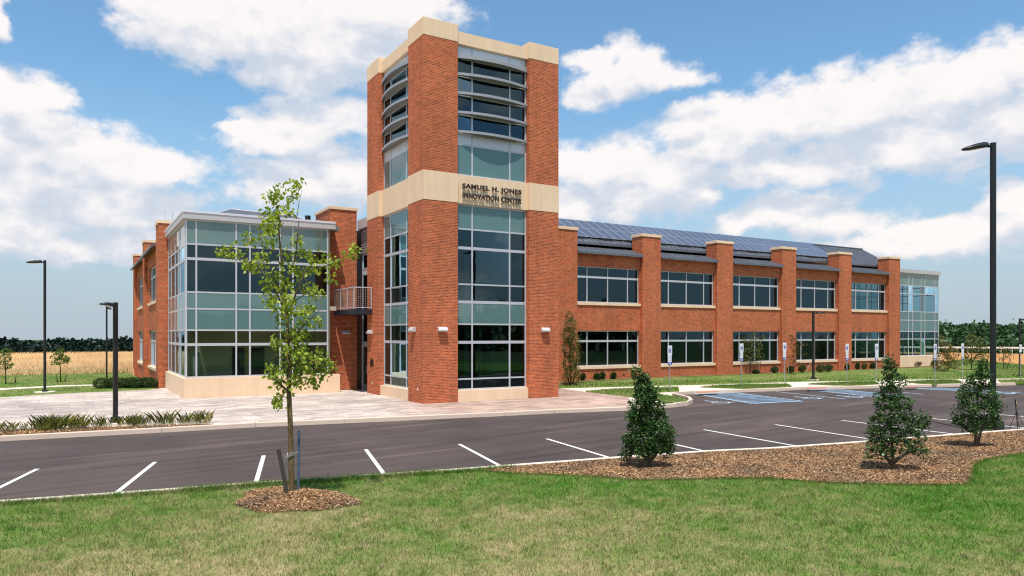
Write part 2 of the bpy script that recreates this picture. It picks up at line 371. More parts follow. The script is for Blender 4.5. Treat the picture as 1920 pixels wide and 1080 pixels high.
def link(name, me, parent=None, bevel=0.0):
    o = bpy.data.objects.new(name, me); COL.objects.link(o)
    if parent is not None:
        o.parent = parent
        o.matrix_parent_inverse = Matrix.Translation(-root_loc(parent))
    if bevel:
        b = o.modifiers.new('edge', 'BEVEL'); b.width = bevel; b.segments = 2; b.limit_method = 'ANGLE'
    return o
def root_loc(o):
    v = Vector(o.location)
    if o.parent is not None: v = v * 0 + abs_loc(o)
    return v
def abs_loc(o):
    return Vector(o.location) if o.parent is None else Vector((o.matrix_parent_inverse @ Vector(o.location).to_4d()).to_3d()) + abs_loc(o.parent)
def tag(o, label=None, cat=None, group=None, kind=None):
    if label: o['label'] = label
    if cat: o['category'] = cat
    if group: o['group'] = group
    if kind: o['kind'] = kind
    return o
def empty(name, loc, label, cat, group=None):
    o = bpy.data.objects.new(name, None); COL.objects.link(o); o.location = loc; o.empty_display_size = 0.3
    return tag(o, label, cat, group)
def sheet(name, pts, z0, z1, m, kind='structure'):
    return tag(MB().prism(pts, z0, z1).build(name, m), kind=kind)
def mesh_np(name, verts, nface, k, m, parent=None):
    """mesh of separate faces with k corners each, from an (n*k,3) array"""
    me = bpy.data.meshes.new(name)
    nv = nface * k
    me.vertices.add(nv); me.vertices.foreach_set('co', np.ascontiguousarray(verts, dtype=np.float32).ravel())
    me.loops.add(nv); me.loops.foreach_set('vertex_index', np.arange(nv, dtype=np.int32))
    me.polygons.add(nface); me.polygons.foreach_set('loop_start', np.arange(0, nv, k, dtype=np.int32)); me.polygons.foreach_set('loop_total', np.full(nface, k, dtype=np.int32))
    me.materials.append(m); me.update(calc_edges=True)
    return link(name, me, parent)
def unit(a): return a / np.maximum(np.linalg.norm(a, axis=1, keepdims=True), 1e-6)
def leaves(name, C, size, m, parent=None, droop=0.3, width=0.55, folded=False, vary=0.35, outward=None):
    """leaf-sized faces at the points C, each with its own tilt"""
    n = len(C); C = np.asarray(C, dtype=float)
    ax = RNG.normal(size=(n, 3)); ax[:, 2] = ax[:, 2] * 0.6 - droop
    if outward is not None: ax = ax + outward * 1.0
    ax = unit(ax)
    nr = RNG.normal(size=(n, 3)); nr[:, 2] += 0.9
    sd = unit(np.cross(ax, nr)); nr = unit(np.cross(sd, ax))
    s = size * (1 + vary * RNG.uniform(-1, 1, size=(n, 1)))
    w = s * width * 0.5
    if not folded:
        q = np.stack([C, C + ax * s * 0.5 + sd * w, C + ax * s, C + ax * s * 0.5 - sd * w], axis=1)
        return mesh_np(name, q.reshape(-1, 3), n, 4, m, parent)
    # two half blades folded along the midrib and sharing it, tip bending down
    base = C; tip = C + ax * s - nr * s * 0.18; up = nr * s * 0.10
    V = np.stack([base, base + ax * s * 0.32 + sd * w + up, base + ax * s * 0.72 + sd * w * 0.72 + up * 0.4, tip, base + ax * s * 0.72 - sd * w * 0.72 + up * 0.4, base + ax * s * 0.32 - sd * w + up], axis=1).reshape(-1, 3)
    me = bpy.data.meshes.new(name)
    idx = (np.arange(n) * 6)[:, None] + np.array([0, 1, 2, 3, 0, 3, 4, 5])[None, :]
    me.vertices.add(n * 6); me.vertices.foreach_set('co', np.ascontiguousarray(V, dtype=np.float32).ravel())
    me.loops.add(n * 8); me.loops.foreach_set('vertex_index', idx.ravel().astype(np.int32))
    me.polygons.add(n * 2); me.polygons.foreach_set('loop_start', np.arange(0, n * 8, 4, dtype=np.int32)); me.polygons.foreach_set('loop_total', np.full(n * 2, 4, dtype=np.int32))
    me.materials.append(m); me.update(calc_edges=True)
    return link(name, me, parent)
def blob_pts(blobs, shell=0.55):
    """points in ellipsoids (cx,cy,cz,rx,ry,rz,n), thicker toward the outside"""
    P = []; O = []
    for cx, cy, cz, rx, ry, rz, n in blobs:
        d = unit(RNG.normal(size=(n, 3))); r = RNG.uniform(0, 1, size=(n, 1)) ** (1 / 3.0)
        r = r * (1 - shell) + shell * RNG.uniform(0.72, 1.22, size=(n, 1))
        P.append(np.array([cx, cy, cz]) + d * r * np.array([rx, ry, rz])); O.append(d)
    return np.concatenate(P), np.concatenate(O)

# ================================================================== THE SETTING
# terrain: level round the site, dropping away past the crest of the fields
def hterr(r):
    if r < 62: return -0.40
    if r < 200: return -0.40 - 0.9 * (r - 62) / 138
    if r < 400: return -1.3 - 13.0 * ((r - 200) / 200) ** 1.3
    return -14.3
mb = MB(); rs = [2, 10, 25, 45, 62, 80, 105, 135, 170, 200, 225, 260, 310, 360, 400, 600, 1200, 3000]; sg = 72
vs = []; fs = []
for r in rs:
    for k in range(sg):
        a = 2 * math.pi * k / sg
        vs.append((CAMXY[0] + r * math.sin(a), CAMXY[1] + r * math.cos(a), hterr(r) + (0.25 * math.sin(a * 9 + r) if 100 < r < 300 else 0)))
vs.append((CAMXY[0], CAMXY[1], -0.40)); c0 = len(vs) - 1
for i in range(len(rs) - 1):
    for k in range(sg): fs.append((i * sg + k, i * sg + (k + 1) % sg, (i + 1) * sg + (k + 1) % sg, (i + 1) * sg + k))
for k in range(sg): fs.append((c0, (k + 1) % sg, k))
tag(mb.add(vs, fs).build('ground', M['terrain'], smooth=True), kind='structure')

# asphalt drive and car park
kerbline = [(-260, 842), (0, 827.5), (304, 811), (480, 801), (647, 793.7), (946, 780), (1040, 775), (1179, 769.7), (1267, 763.4)]   # foot of the plaza kerb
KB = poly(kerbline, -0.15)
nose = poly([(1289, 760.5), (1299, 756), (1294, 750.5), (1266, 743.5), (1263, 741.6)], -0.15)
lotk = poly([(1302, 739), (1390, 735.5), (1443, 733.7), (1516, 730.3), (1600, 729), (1700, 726.2), (1783, 725), (1920, 722), (2150, 718)], -0.15)
nearline = [(-420, 958), (0, 942), (160, 931), (342, 918), (480, 907.5), (680, 894), (815, 885), (960, 874), (1150, 859.7), (1330, 847), (1440, 842), (1625, 829), (1730, 820.5), (1825, 813.2), (1920, 806), (2250, 782)]
NL = poly(nearline)
def off(line, d):
    """shift an open ground line sideways by d (to its left)"""
    o = []
    for i, p in enumerate(line):
        a = np.array(line[max(i - 1, 0)]); b = np.array(line[min(i + 1, len(line) - 1)])
        t = (b - a) / np.linalg.norm(b - a); o.append((p[0] - t[1] * d, p[1] + t[0] * d))
    return o
asp = off(NL, -0.5) + [(at(2250, 718)[0] + 2, at(2250, 718)[1] + 3)] + [(lotk[-1][0], lotk[-1][1] + 2)] + off(lotk, 0.8)[::-1][1:] + off(KB, 2.0)[::-1]
sheet('asphalt', asp, -0.42, -0.15, M['asphalt'])
# plaza of pavers
pl_back = poly([(1049, 729.8), (1070, 731), (1179, 745.0)])
plaza = off(KB, 0.16)[:8] + [at(1181, 759)] + pl_back[::-1] + [(8.0, 8.0), (6.0, 8.6), (-1.0, 9.7), (-8.0, 17.2)] + poly([(290, 729.3), (275, 731), (130, 737.3), (0, 745), (-260, 762)])
sheet('plaza', plaza, -0.42, 0.0, M['paver'])
# kerb along the plaza, in cast lengths with open joints
def kerb_run(name, line, w, z1, z0=-0.3, step=None):
    mb = MB(); pts = [np.array(p) for p in line]
    inner = [np.array(p) for p in off(line, w)]
    for i in range(len(pts) - 1):
        n = max(1, int(np.linalg.norm(pts[i + 1] - pts[i]) / step)) if step else 1
        for k in range(n):
            a, b = k / n, (k + 1) / n - (0.006 / max(np.linalg.norm(pts[i + 1] - pts[i]) / n, .01) if step and k == n - 1 else 0) / n
            A, B = pts[i] * (1 - a) + pts[i + 1] * a, pts[i] * (1 - b) + pts[i + 1] * b
            Cc, D = inner[i] * (1 - b) + inner[i + 1] * b, inner[i] * (1 - a) + inner[i + 1] * a
            prof = [tuple(A), tuple(B), tuple(Cc), tuple(D)]
            mb.prism(prof, z0, z1)
    return tag(mb.build(name, M['kerb'], bevel=0.02), kind='structure')
kerb_run('kerb', KB, 0.17, 0.006, step=3.0)
kerb_run('kerb', [KB[-1]] + nose, 0.16, 0.03)
kerb_run('kerb', [nose[-1]] + lotk, 0.17, 0.016)
kerb_run('kerb', NL[::-1], 0.13, 0.010) if False else tag(MB().prism(NL + off(NL, -0.17)[::-1], -0.3, 0.045).build('kerb', M['walk']), kind='structure')
# near lawn
behind = [(CAMXY[0] + FW[0] * d + RT[0] * x, CAMXY[1] + FW[1] * d + RT[1] * x) for d, x in ((13, 40), (-25, 40), (-25, -35), (5, -25))]
LAWN = off(NL, -0.16) + behind
sheet('lawn', LAWN, -0.42, 0.0, M['lawn'])
# mulch bed with the hollies
bed = off(NL, -0.165)[7:15]
bed_near = poly([(1990, 838), (1920, 851), (1880, 857), (1845, 863), (1828, 872), (1823, 884), (1822, 897), (1812, 909), (1730, 911), (1640, 909), (1540, 906), (1440, 898), (1335, 898.7), (1260, 901), (1185, 901), (1130, 896), (1080, 892.5), (960, 888.7), (905, 884)])
BED = bed + bed_near
sheet('mulch', BED, -0.05, 0.022, M['mulch'], 'stuff')
# lawns, walks and islands by the right wing
walkz = 0.0
walk_back = poly([(1049, 728.7), (1190, 724.7), (1300, 722.3), (1516, 715.6), (1620, 714.5), (1700, 712), (1850, 710.6), (1920, 709.8), (2150, 707)])
walk = off([nose[-2], nose[-1]] + lotk, 0.15) + [walk_back[-1]] + walk_back[::-1] + [pl_back[1], pl_back[2]] + [at(1183, 757.5), at(1262, 752.5)]
sheet('pavement', walk, -0.42, 0.004, M['walk'])
ISL = [
    [(1098, 734.6), (1135, 731.2), (1190, 728.6), (1240, 727), (1272, 726.7), (1273.5, 734.8), (1226, 736.8), (1228, 738.6), (1266, 744.6), (1283, 748.6), (1290, 752), (1284, 754.5), (1245, 754.2), (1212, 750.2), (1180, 744.9)],
    [(1312, 726.7), (1350, 723.5), (1393, 721.9), (1475, 720.9), (1485, 725.6), (1440, 728.3), (1393, 729.6), (1350, 728.3)],
    [(1514, 721), (1560, 718.5), (1600, 717), (1640, 716.5), (1649, 721), (1600, 723.6), (1560, 723.2)],
    [(1698, 716.8), (1735, 714.6), (1767, 713.5), (1796, 714), (1803, 719), (1750, 721), (1720, 719.7)],
    [(1870, 713.2), (1920, 712.2), (2100, 710.5), (2100, 714.5), (1920, 718), (1876, 717.6)]]
for k, q in enumerate(ISL): sheet('lawn', poly(q), -0.1, 0.035, M['lawn2'])
wl = [p + (0.012,) for p in walk_back] + [(80.0, 19.0, 0.0), (66.0, 15.0, 0.05), (58.0, 9.8, 0.1), (49.5, 9.2, 0.12), (49.5, 8.65, 0.12), (14.0, 8.65, 0.1), (8.0, 8.4, 0.06), (7.3, 6.5, 0.03)]
sheet('lawn', wl, -0.3, 0.0, M['lawn2'])
# planting strip of bare mulch along the foot of the wing
sheet('mulch', [(7.4, 6.0, 0.045), (9.5, 5.2, 0.05), (12.5, 6.6, 0.095), (15, 7.6, 0.12), (20, 7.85, 0.125), (49, 7.9, 0.14), (57, 8.6, 0.14), (57, 9.3, 0.14), (49.3, 8.66, 0.14), (14.4, 8.66, 0.125), (8.2, 8.4, 0.08)], -0.1, 0.06, M['mulch'], 'stuff')
# left lawn, its path and the bed along the kerb
LL = poly([(-400, 771), (-260, 761.5), (0, 744.6), (130, 737), (275, 730.6), (291, 728.9)]) + [(-9.0, 17.5), (-9.4, 40), (-16, 46), (-45, 38), (-75, 20)]
sheet('lawn', LL, -0.42, -0.012, M['lawn2'])
pth = poly([(-300, 743), (0, 731.2), (110, 725), (185, 722.6)]); pth2 = poly([(185, 720.8), (110, 722.9), (0, 728.3), (-300, 739)])
sheet('path', pth + pth2, -0.1, 0.008, M['walk'])
BD = off(KB, 0.18); bedL = [BD[0], BD[1], BD[2], tuple(np.array(BD[2]) * 0.5 + np.array(BD[3]) * 0.5)] + poly([(398, 795.5), (300, 798.5), (120, 803.5), (0, 806.5), (-260, 818)])
sheet('mulch', bedL, -0.1, 0.018, M['mulch'], 'stuff')

# painted markings
def stripe(a, b, w=0.10, name='parking_line', m='line', z=-0.146):
    a = np.array(at(a[0], a[1], z)); b = np.array(at(b[0], b[1], z)); t = (b - a) / np.linalg.norm(b - a); n = np.array([-t[1], t[0]]) * w / 2
    return tag(MB().prism([tuple(a + n), tuple(b + n), tuple(b - n), tuple(a - n)], z - 0.003, z).build(name, M[m]), kind='structure')
for a, b in [((70, 879), (-60, 943)), ((291, 866), (214, 927)), ((494.5, 854), (478, 911)), ((686, 842.5), (724, 894)), ((861, 832.5), (945, 877)), ((1025, 822.5), (1150, 860)), ((1176, 812.5), (1329, 847.5)),
             ((1320, 805.5), (1502, 837.5)), ((1454, 796), (1650, 826)), ((1577.5, 788), (1797, 814.6)), ((1711, 780.7), (1935, 803.8)), ((1835, 774), (2080, 794))]:
    stripe(a, b)
def hatch(c, n=9):
    """blue cross-hatched access aisle: outline and slanting bars; c = kerb left, kerb right, lot right, lot left"""
    for i in range(4): stripe(c[i], c[(i + 1) % 4], 0.12, 'parking_line', 'lightblue')
    P = [np.array(at(u, v, -0.147)) for u, v in c]
    mb = MB()
    for k in range(n):
        t0 = (k + 0.25) / n; a = P[0] * (1 - t0) + P[3] * t0
        t1 = min(1.0, (k + 0.95) / n); b = P[1] * (1 - t1) + P[2] * t1
        w = (P[3] - P[0]) / n * 0.42
        mb.prism([tuple(a), tuple(b), tuple(b + w), tuple(a + w)], -0.15, -0.1465)
    tag(mb.build('parking_line', M['blue']), kind='structure')
hatch([(1304, 738.6), (1381, 736.2), (1502, 751.7), (1411, 756.5)])
hatch([(1518, 731), (1571, 729.8), (1702, 743), (1650, 745)])
hatch([(1718, 728.3), (1762, 727.2), (1905, 735.8), (1897, 738.3)])
for a, b in [((1454, 734), (1586, 748.2)), ((1640, 729.8), (1730, 739.5)), ((1790, 727.5), (1930, 738))]: stripe(a, b, 0.10, 'parking_line', 'lightblue')
def wheelchair(cx, cy, sx, sy, to3):
    """the wheelchair sign as flat pieces; to3 maps unit-square coordinates to 3D"""
    mb = MB()
    def pol(pts): mb.add([to3(*p) for p in pts], [tuple(range(len(pts)))])
    def bar(a, b, w):
        a, b = np.array(a), np.array(b); t = (b - a) / np.linalg.norm(b - a); n = np.array([-t[1], t[0]]) * w / 2
        pol([tuple(a + n), tuple(a - n), tuple(b - n), tuple(b + n)])
    pol([(0.42 + 0.085 * math.cos(k * math.pi / 5), 0.9 + 0.085 * math.sin(k * math.pi / 5)) for k in range(10)])
    bar((0.42, 0.82), (0.46, 0.42), 0.11); bar((0.44, 0.62), (0.66, 0.62), 0.07); bar((0.44, 0.42), (0.70, 0.42), 0.09); bar((0.68, 0.44), (0.78, 0.16), 0.09); bar((0.76, 0.17), (0.9, 0.2), 0.07)
    for k in range(14):
        a0, a1 = R(115 + k * 17), R(115 + (k + 1) * 17)
        pol([(0.44 + r * math.cos(a), 0.32 + r * math.sin(a)) for r, a in ((0.30, a0), (0.22, a0), (0.22, a1), (0.30, a1))])
    return mb
for u, v in [(1346, 753.3), (1515, 745.6), (1594, 743.2)]:
    c = at(u, v, -0.146)
    # painted upright for a driver in the aisle, looking at the building
    mb = wheelchair(0, 0, 1, 1, lambda a, b: (c[0] + (a - 0.5) * 1.5, c[1] + (b - 0.5) * 1.5, -0.1465))
    tag(mb.build('parking_symbol', M['lightblue']), kind='structure')
for q in ([(1305, 736.6), (1345, 735.2), (1349, 733.2), (1309, 734.2)], [(1514, 729), (1551, 728), (1549, 726.4), (1512, 727.2)], [(1700, 726), (1722, 725.4), (1720, 724.4), (1698, 724.9)]):
    sheet('tactile_mat', poly(q), 0.0, 0.009, M['red'])

# ================================================================== THE BUILDING
B = empty('office_building', (0, 0, 0), 'red brick and glass building with a square corner tower and solar panels on its roof', 'building')
def part(name, mb, m, parent=B, bevel=0.0, label=None):
    o = mb.build(name, M[m] if isinstance(m, str) else [M[x] for x in m], parent, bevel)
    if label: o['label'] = label
    return o
def each(name, boxes, m, parent=B, bevel=0.0):
    for b in boxes: part(name, MB().box(*b), m, parent, bevel)
T = 7.12; PW = 1.68; W0, W1 = 1.70, 5.40
# --- tower piers
for x0, y0 in ((0, 0), (T - PW, 0), (0, T - PW), (T - PW, T - PW)):
    for z0, z1 in ((-0.3, 8.92), (10.2, 16.09)): part('tower_pier', MB().box(x0, x0 + PW, y0, y0 + PW, z0, z1), 'brick')
    e = 0.012
    part('pier_cap', MB().box(x0 - e, x0 + PW + e, y0 - e, y0 + PW + e, 16.09, 16.87), 'stone', bevel=0.015)
    part('stone_band', MB().box(x0 - e, x0 + PW + e, y0 - e, y0 + PW + e, 8.92, 10.2), 'stone')
rec = 0.14
for sx in (0, 1):
    # runs between the piers: front and left faces carry glass, the back and right faces are brick
    def rng(a0, a1, d0, d1, z0, z1): return (a0, a1, d0, d1, z0, z1) if sx == 0 else (d0, d1, a0, a1, z0, z1)
    part('parapet', MB().box(*rng(PW, T - PW, rec, rec + 0.5, 16.09, 16.64)), 'stone')
    part('stone_band', MB().box(*rng(PW, T - PW, rec, rec + 0.5, 8.92, 10.2)), 'stone')
    part('stone_base', MB().box(*rng(PW, T - PW, rec - 0.06, rec + 0.4, -0.3, 0.5)), 'stone')
    mb = MB().box(*rng(PW, T - PW, T - 0.6, T - 0.1, -0.3, 16.6)) ; part('brick_wall', mb, 'brick')
part('tower_roof', MB().box(0.7, T - 0.7, 0.7, T - 0.7, 15.6, 16.1), 'ceil')
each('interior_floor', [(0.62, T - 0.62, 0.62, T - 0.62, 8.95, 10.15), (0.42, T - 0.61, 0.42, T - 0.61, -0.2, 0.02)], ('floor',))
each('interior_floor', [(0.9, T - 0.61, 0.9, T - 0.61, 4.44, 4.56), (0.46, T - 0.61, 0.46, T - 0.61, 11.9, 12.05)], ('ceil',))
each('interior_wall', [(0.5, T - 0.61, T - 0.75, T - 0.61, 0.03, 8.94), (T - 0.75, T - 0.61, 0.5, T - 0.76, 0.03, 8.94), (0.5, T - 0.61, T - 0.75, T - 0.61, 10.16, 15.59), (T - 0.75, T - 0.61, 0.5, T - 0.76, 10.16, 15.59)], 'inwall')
for x, y in ((3.35, 2.4), (4.2, 2.6), (5.1, 2.8)):
    part('interior_column', MB().tube([(x, y, 0.03), (x, y, 4.43)], 0.10, 12).tube([(x, y, 4.57), (x, y, 8.9)], 0.10, 12), 'teal')
each('balustrade', [(2.2, 5.6, 1.6, 1.65, 5.55, 5.62), (2.2, 5.6, 1.6, 1.64, 4.57, 4.75), (4.9, 6.3, 3.0, 3.1, 6.3, 6.42), (5.0, 6.3, 3.0, 3.1, 1.1, 1.35)], 'white')
part('reception_desk', MB().box(1.0, 1.5, 2.2, 5.2, 0.03, 1.05), 'tan')

def wall_frame(axis, d, cols, rows, zlo, zhi, glass, parent, w=0.07, thick=(), depth=0.07, face=-1, skipframe=False, left=None, right=None):
    """a mullion grid with its panes. axis 'x': in a plane y=d running along x; axis 'y': plane x=d running along y.
    cols: mullion positions incl. both ends; rows: (z of transom); glass: list of row kinds from the bottom"""
    def bx(mb, a0, a1, o0, o1, z0, z1):
        if axis == 'x': mb.box(a0, a1, d + o0, d + o1, z0, z1)
        else: mb.box(d + o0, d + o1, a0, a1, z0, z1)
    fr = MB(); zs = [zlo] + list(rows) + [zhi]
    for i, c in enumerate(cols):
        a0, a1 = c - w / 2, c + w / 2
        if i == 0: a0, a1 = c, c + w
        if i == len(cols) - 1: a0, a1 = c - w, c
        bx(fr, a0, a1, -depth / 2, depth / 2, zlo, zhi)
    for z in zs:
        t = 0.13 if any(abs(z - q) < 0.02 for q in thick) else w
        z0, z1 = z - t / 2, z + t / 2
        if z == zlo: z0, z1 = z, z + t
        if z == zhi: z0, z1 = z - t, z
        for i in range(len(cols) - 1):
            a0 = cols[i] + (w if i == 0 else w / 2); a1 = cols[i + 1] - (w if i == len(cols) - 2 else w / 2)
            bx(fr, a0, a1, -depth / 2 + 0.008, depth / 2 - 0.008, z0, z1)
    out = [part('frame', fr, 'frame', parent)]
    kinds = {}
    run = 0
    for k, g in enumerate(glass):
        if k and glass[k - 1] != g: run += 1
        kinds.setdefault((run, g), []).append(k)
    nm = {'lobby': 'vision_glass', 'glass': 'vision_glass', 'spandrel': 'spandrel_glass', 'panel': 'metal_panel', 'clear': 'clear_glass'}
    for (_, g), ks in kinds.items():
        mb = MB()
        for k in ks:
            for i in range(len(cols) - 1):
                a0, a1 = cols[i] + 0.02, cols[i + 1] - 0.02; z0, z1 = zs[k] + 0.02, zs[k + 1] - 0.02
                if g in ('glass', 'clear', 'lobby'):
                    if axis == 'x': mb.quad((a0, d, z0), (a1, d, z0), (a1, d, z1), (a0, d, z1))
                    else: mb.quad((d, a1, z0), (d, a0, z0), (d, a0, z1), (d, a1, z1))
                else: bx(mb, a0, a1, -0.015, 0.03, z0, z1)
        out.append(part(nm[g], mb, {'lobby': 'lobby', 'glass': 'glass', 'spandrel': 'spandrel', 'panel': 'panel', 'clear': 'clear'}[g], parent))
    return out
def group(name, parent=B, label=None):
    o = bpy.data.objects.new(name, None); COL.objects.link(o); o.parent = parent; o.empty_display_size = 0.2
    if label: o['label'] = label
    return o
GD = 0.30
for axis in ('x', 'y'):
    cols = [PW + 0.005, 2.54, 4.53, T - PW - 0.005]
    cw = group('curtain_wall')
    wall_frame(axis, GD, cols, [1.0, 2.665, 3.49, 4.495, 5.30, 6.94, 7.80], 0.5, 8.92, ['glass', 'glass', 'glass', 'spandrel', 'glass', 'glass', 'glass', 'spandrel'], cw, thick=(2.665, 4.495, 6.94))
    cw = group('curtain_wall')
    wall_frame(axis, GD, cols, [11.61, 12.09, 12.96, 13.83, 14.70, 15.5], 10.2, 16.09, ['spandrel', 'panel', 'glass', 'glass', 'glass', 'glass', 'panel'], cw, w=0.075)
    for z in (12.15, 13.02, 13.89, 14.74, 15.53):
        # bowed sunshade blade: straight along the glass, its front edge an arc
        n = 14; pts = []
        for k in range(n + 1):
            t = k / n; a = PW + 0.005 + (T - 2 * PW - 0.01) * t
            pts.append((a, GD - 0.075 - 0.07 - 0.30 * (1 - (2 * t - 1) ** 2)))
        pts += [(T - PW - 0.005, GD - 0.072), (PW + 0.005, GD - 0.072)]
        if axis == 'y': pts = [(b, a) for a, b in pts]
        h = 0.058 if z < 15.5 else 0.085
        part('sunshade', MB().prism(pts, z - h, z + h), 'shade', cw)
# --- lettering on the front band
def text_mesh(body):
    cu = bpy.data.curves.new('lettering', 'FONT'); cu.body = body; cu.size = 1.0; cu.extrude = 0.5; cu.offset = 0.042; cu.space_character = 1.14
    o = bpy.data.objects.new('tmp', cu); COL.objects.link(o)
    dg = bpy.context.evaluated_depsgraph_get(); dg.update()
    me = bpy.data.meshes.new_from_object(o.evaluated_get(dg)); COL.objects.unlink(o); bpy.data.objects.remove(o)
    co = np.empty(len(me.vertices) * 3, dtype=np.float32); me.vertices.foreach_get('co', co)
    return me, co.reshape(-1, 3)
def text(body, x0, x1, z0, h, y):
    """raised metal letters, each word one part"""
    _, full = text_mesh(body); f0, f1 = full[:, 0].min(), full[:, 0].max(); zlo, zhi = full[:, 1].min(), full[:, 1].max()
    done = ''
    for wd in body.split(' '):
        done = (done + ' ' + wd).strip()
        _, pre = text_mesh(done); me, c = text_mesh(wd)
        X = x0 + (c[:, 0] + pre[:, 0].max() - c[:, 0].max() - f0) / (f1 - f0) * (x1 - x0)
        Z = z0 + (c[:, 1] - zlo) / (zhi - zlo) * h; Y = y - c[:, 2] * 0.04
        me.vertices.foreach_set('co', np.stack([X, Y, Z], axis=1).astype(np.float32).ravel()); me.update()
        me.materials.clear(); me.materials.append(M['letter']); link('lettering', me, B)
text('SAMUEL H. JONES', 1.93, 5.04, 9.54, 0.28, 0.05); text('INNOVATION CENTER', 1.94, 5.05, 9.16, 0.235, 0.05)
# --- wall lights
def wall_light(x, y, z, axis):
    """wedge-shaped downlight on a brick face, axis = outward normal"""
    w, d, h = 0.21, 0.22, 0.21
    prof = [(0, 0, 0), (d, 0, 0.02), (d, 0, 0.09), (d * 0.55, 0, h), (0, 0, h)]
    mb = MB()
    pr = [(x - w, y - p[0], z + p[2]) for p in prof] if axis == 'y' else [(x - p[0], y - w, z + p[2]) for p in prof]
    mb.extrude(pr, (0, 0, 0), (2 * w, 0, 0) if axis == 'y' else (0, 2 * w, 0))
    part('wall_light', mb, 'sconce', bevel=0.01)
wall_light(0.89, 0.0, 3.14, 'y'); wall_light(6.30, 0.0, 3.14, 'y'); wall_light(0.0, 1.0, 3.14, 'x'); wall_light(0.0, 6.5, 3.05, 'x'); wall_light(-0.35, 9.6, 3.03, 'y')
part('plaque', MB().box(-0.03, -0.001, 6.2, 6.62, 1.40, 1.76), 'letter')
each('hose_outlet', [(-0.03, -0.001, 0.55, 0.62, 0.55, 0.66), (-0.03, -0.001, 6.3, 6.36, 0.52, 0.6)], 'white')

# --- left glass pavilion
PX0, PX1, PY0, PY1 = -8.53, -1.2, 8.30, 16.3
each('stone_base', [(PX0 - 0.10, PX1 + 0.1, PY0 - 0.10, PY0 + 0.3, -0.3, 0.95), (PX0 - 0.10, PX0 + 0.3, PY0 + 0.3, PY1, -0.3, 0.95)], 'stone')
prow = [2.54, 3.23, 4.25, 5.04, 6.63, 7.33]; pk = ['lobby', 'lobby', 'spandrel', 'spandrel', 'glass', 'glass', 'spandrel']
cw = group('curtain_wall'); wall_frame('x', PY0 + 0.07, [PX0, -8.05, -6.24, -5.60, -4.14, -3.50, -1.68], prow, 0.95, 8.51, pk, cw, w=0.075, thick=(2.54, 6.63))
cw = group('curtain_wall'); wall_frame('y', PX0 + 0.07, [PY0 + 0.146, 8.95, 10.7, 11.3, 13.0, 14.9, PY1], prow, 0.95, 8.51, pk, cw, w=0.075, thick=(2.54, 6.63), depth=0.06)
each('fascia', [(PX0 - 0.12, -1.34, PY0 - 0.12, PY0 + 0.5, 8.51, 8.78), (PX0 - 0.12, PX0 + 0.5, PY0 + 0.5, PY1 + 0.1, 8.51, 8.78)], 'fascia')
each('coping', [(PX0 - 0.15, -1.34, PY0 - 0.15, PY0 + 0.5, 8.78, 8.89), (PX0 - 0.15, PX0 + 0.5, PY0 + 0.5, PY1 + 0.1, 8.78, 8.89)], 'panel', bevel=0.01)
part('flat_roof', MB().box(PX0 + 0.3, PX1 + 0.2, PY0 + 0.3, PY1, 8.52, 8.75), 'ceil')
each('interior_floor', [(PX0 + 0.75, PX1, PY0 + 0.25, PY1 + 0.2, 4.28, 4.5), (PX0 + 0.31, PX1, PY0 + 0.31, PY1 + 0.3, -0.2, 0.02)], 'palefloor')
each('interior_wall', [(PX0 + 0.3, PX1 + 0.3, PY1 + 0.1, PY1 + 0.25, 0.03, 8.5), (PX1 - 0.4, PX1 - 0.28, PY0 + 0.4, PY1, 0.03, 8.5), (-8.1, -1.65, 12.2, 12.35, 0.03, 3.4)], 'greenwall')
each('interior_door', [(-5.75, -5.15, 12.1, 12.19, 0.03, 2.3), (-4.75, -4.1, 12.1, 12.19, 0.03, 2.3)], 'black')
part('notice', MB().box(-5.05, -4.85, 12.14, 12.19, 1.4, 2.2), 'yellow')
each('interior_column', [(-8.1, -7.9, 9.0, 9.2, 0.03, 1.95), (-8.1, -7.9, 9.0, 9.2, 4.55, 6.2), (-7.95, -7.8, 8.95, 9.1, 2.15, 2.45)], 'white')
each('window_blind', [(-7.9, -6.4, 8.75, 8.85, 5.06, 5.22), (-5.4, -4.9, 8.75, 8.85, 5.06, 5.2)], 'white')
# tall brick pier between pavilion and tower
part('brick_pier', MB().box(-1.19, 0.28, 9.6, 12.4, -0.3, 9.8), 'brick')
part('pier_cap', MB().box(-1.25, 0.34, 9.54, 12.46, 9.8, 9.97), 'stone', bevel=0.012)
# link wall with the side entrance under the balcony
cw = group('curtain_wall'); wall_frame('y', 0.62, [7.13, 8.35, 9.59], [4.30, 6.30, 6.62, 7.4], 2.55, 8.75, ['glass', 'glass', 'panel', 'glass', 'panel'], cw, w=0.08, thick=(4.30,))
mb = MB()
for k in range(9): mb.box(0.50, 0.56, 8.4, 9.5, 7.46 + k * 0.14, 7.54 + k * 0.14)
part('louvre', mb, 'shade')
part('fascia', MB().box(0.32, 1.2, 7.13, 9.59, 8.78, 9.28), 'fascia')
dr = group('entrance_door')
part('frame', MB().box(0.56, 0.70, 7.13, 7.23, 0, 2.54).box(0.56, 0.70, 9.49, 9.59, 0, 2.54).box(0.56, 0.70, 8.38, 8.5, 0, 2.54).box(0.57, 0.69, 7.23, 8.38, 2.36, 2.54).box(0.57, 0.69, 8.5, 9.49, 2.36, 2.54), 'frame', dr)
part('pane', MB().box(0.62, 0.64, 7.22, 9.5, 0.3, 2.37), 'letter', dr); each('kick_plate', [(0.60, 0.645, 7.24, 8.37, 0.02, 0.3), (0.60, 0.645, 8.51, 9.48, 0.02, 0.3)], 'steel', dr)
part('handle', MB().box(0.50, 0.53, 8.62, 8.66, 0.9, 1.35).box(0.53, 0.6, 8.62, 8.66, 0.95, 0.99).box(0.53, 0.6, 8.62, 8.66, 1.26, 1.30), 'steel', dr)
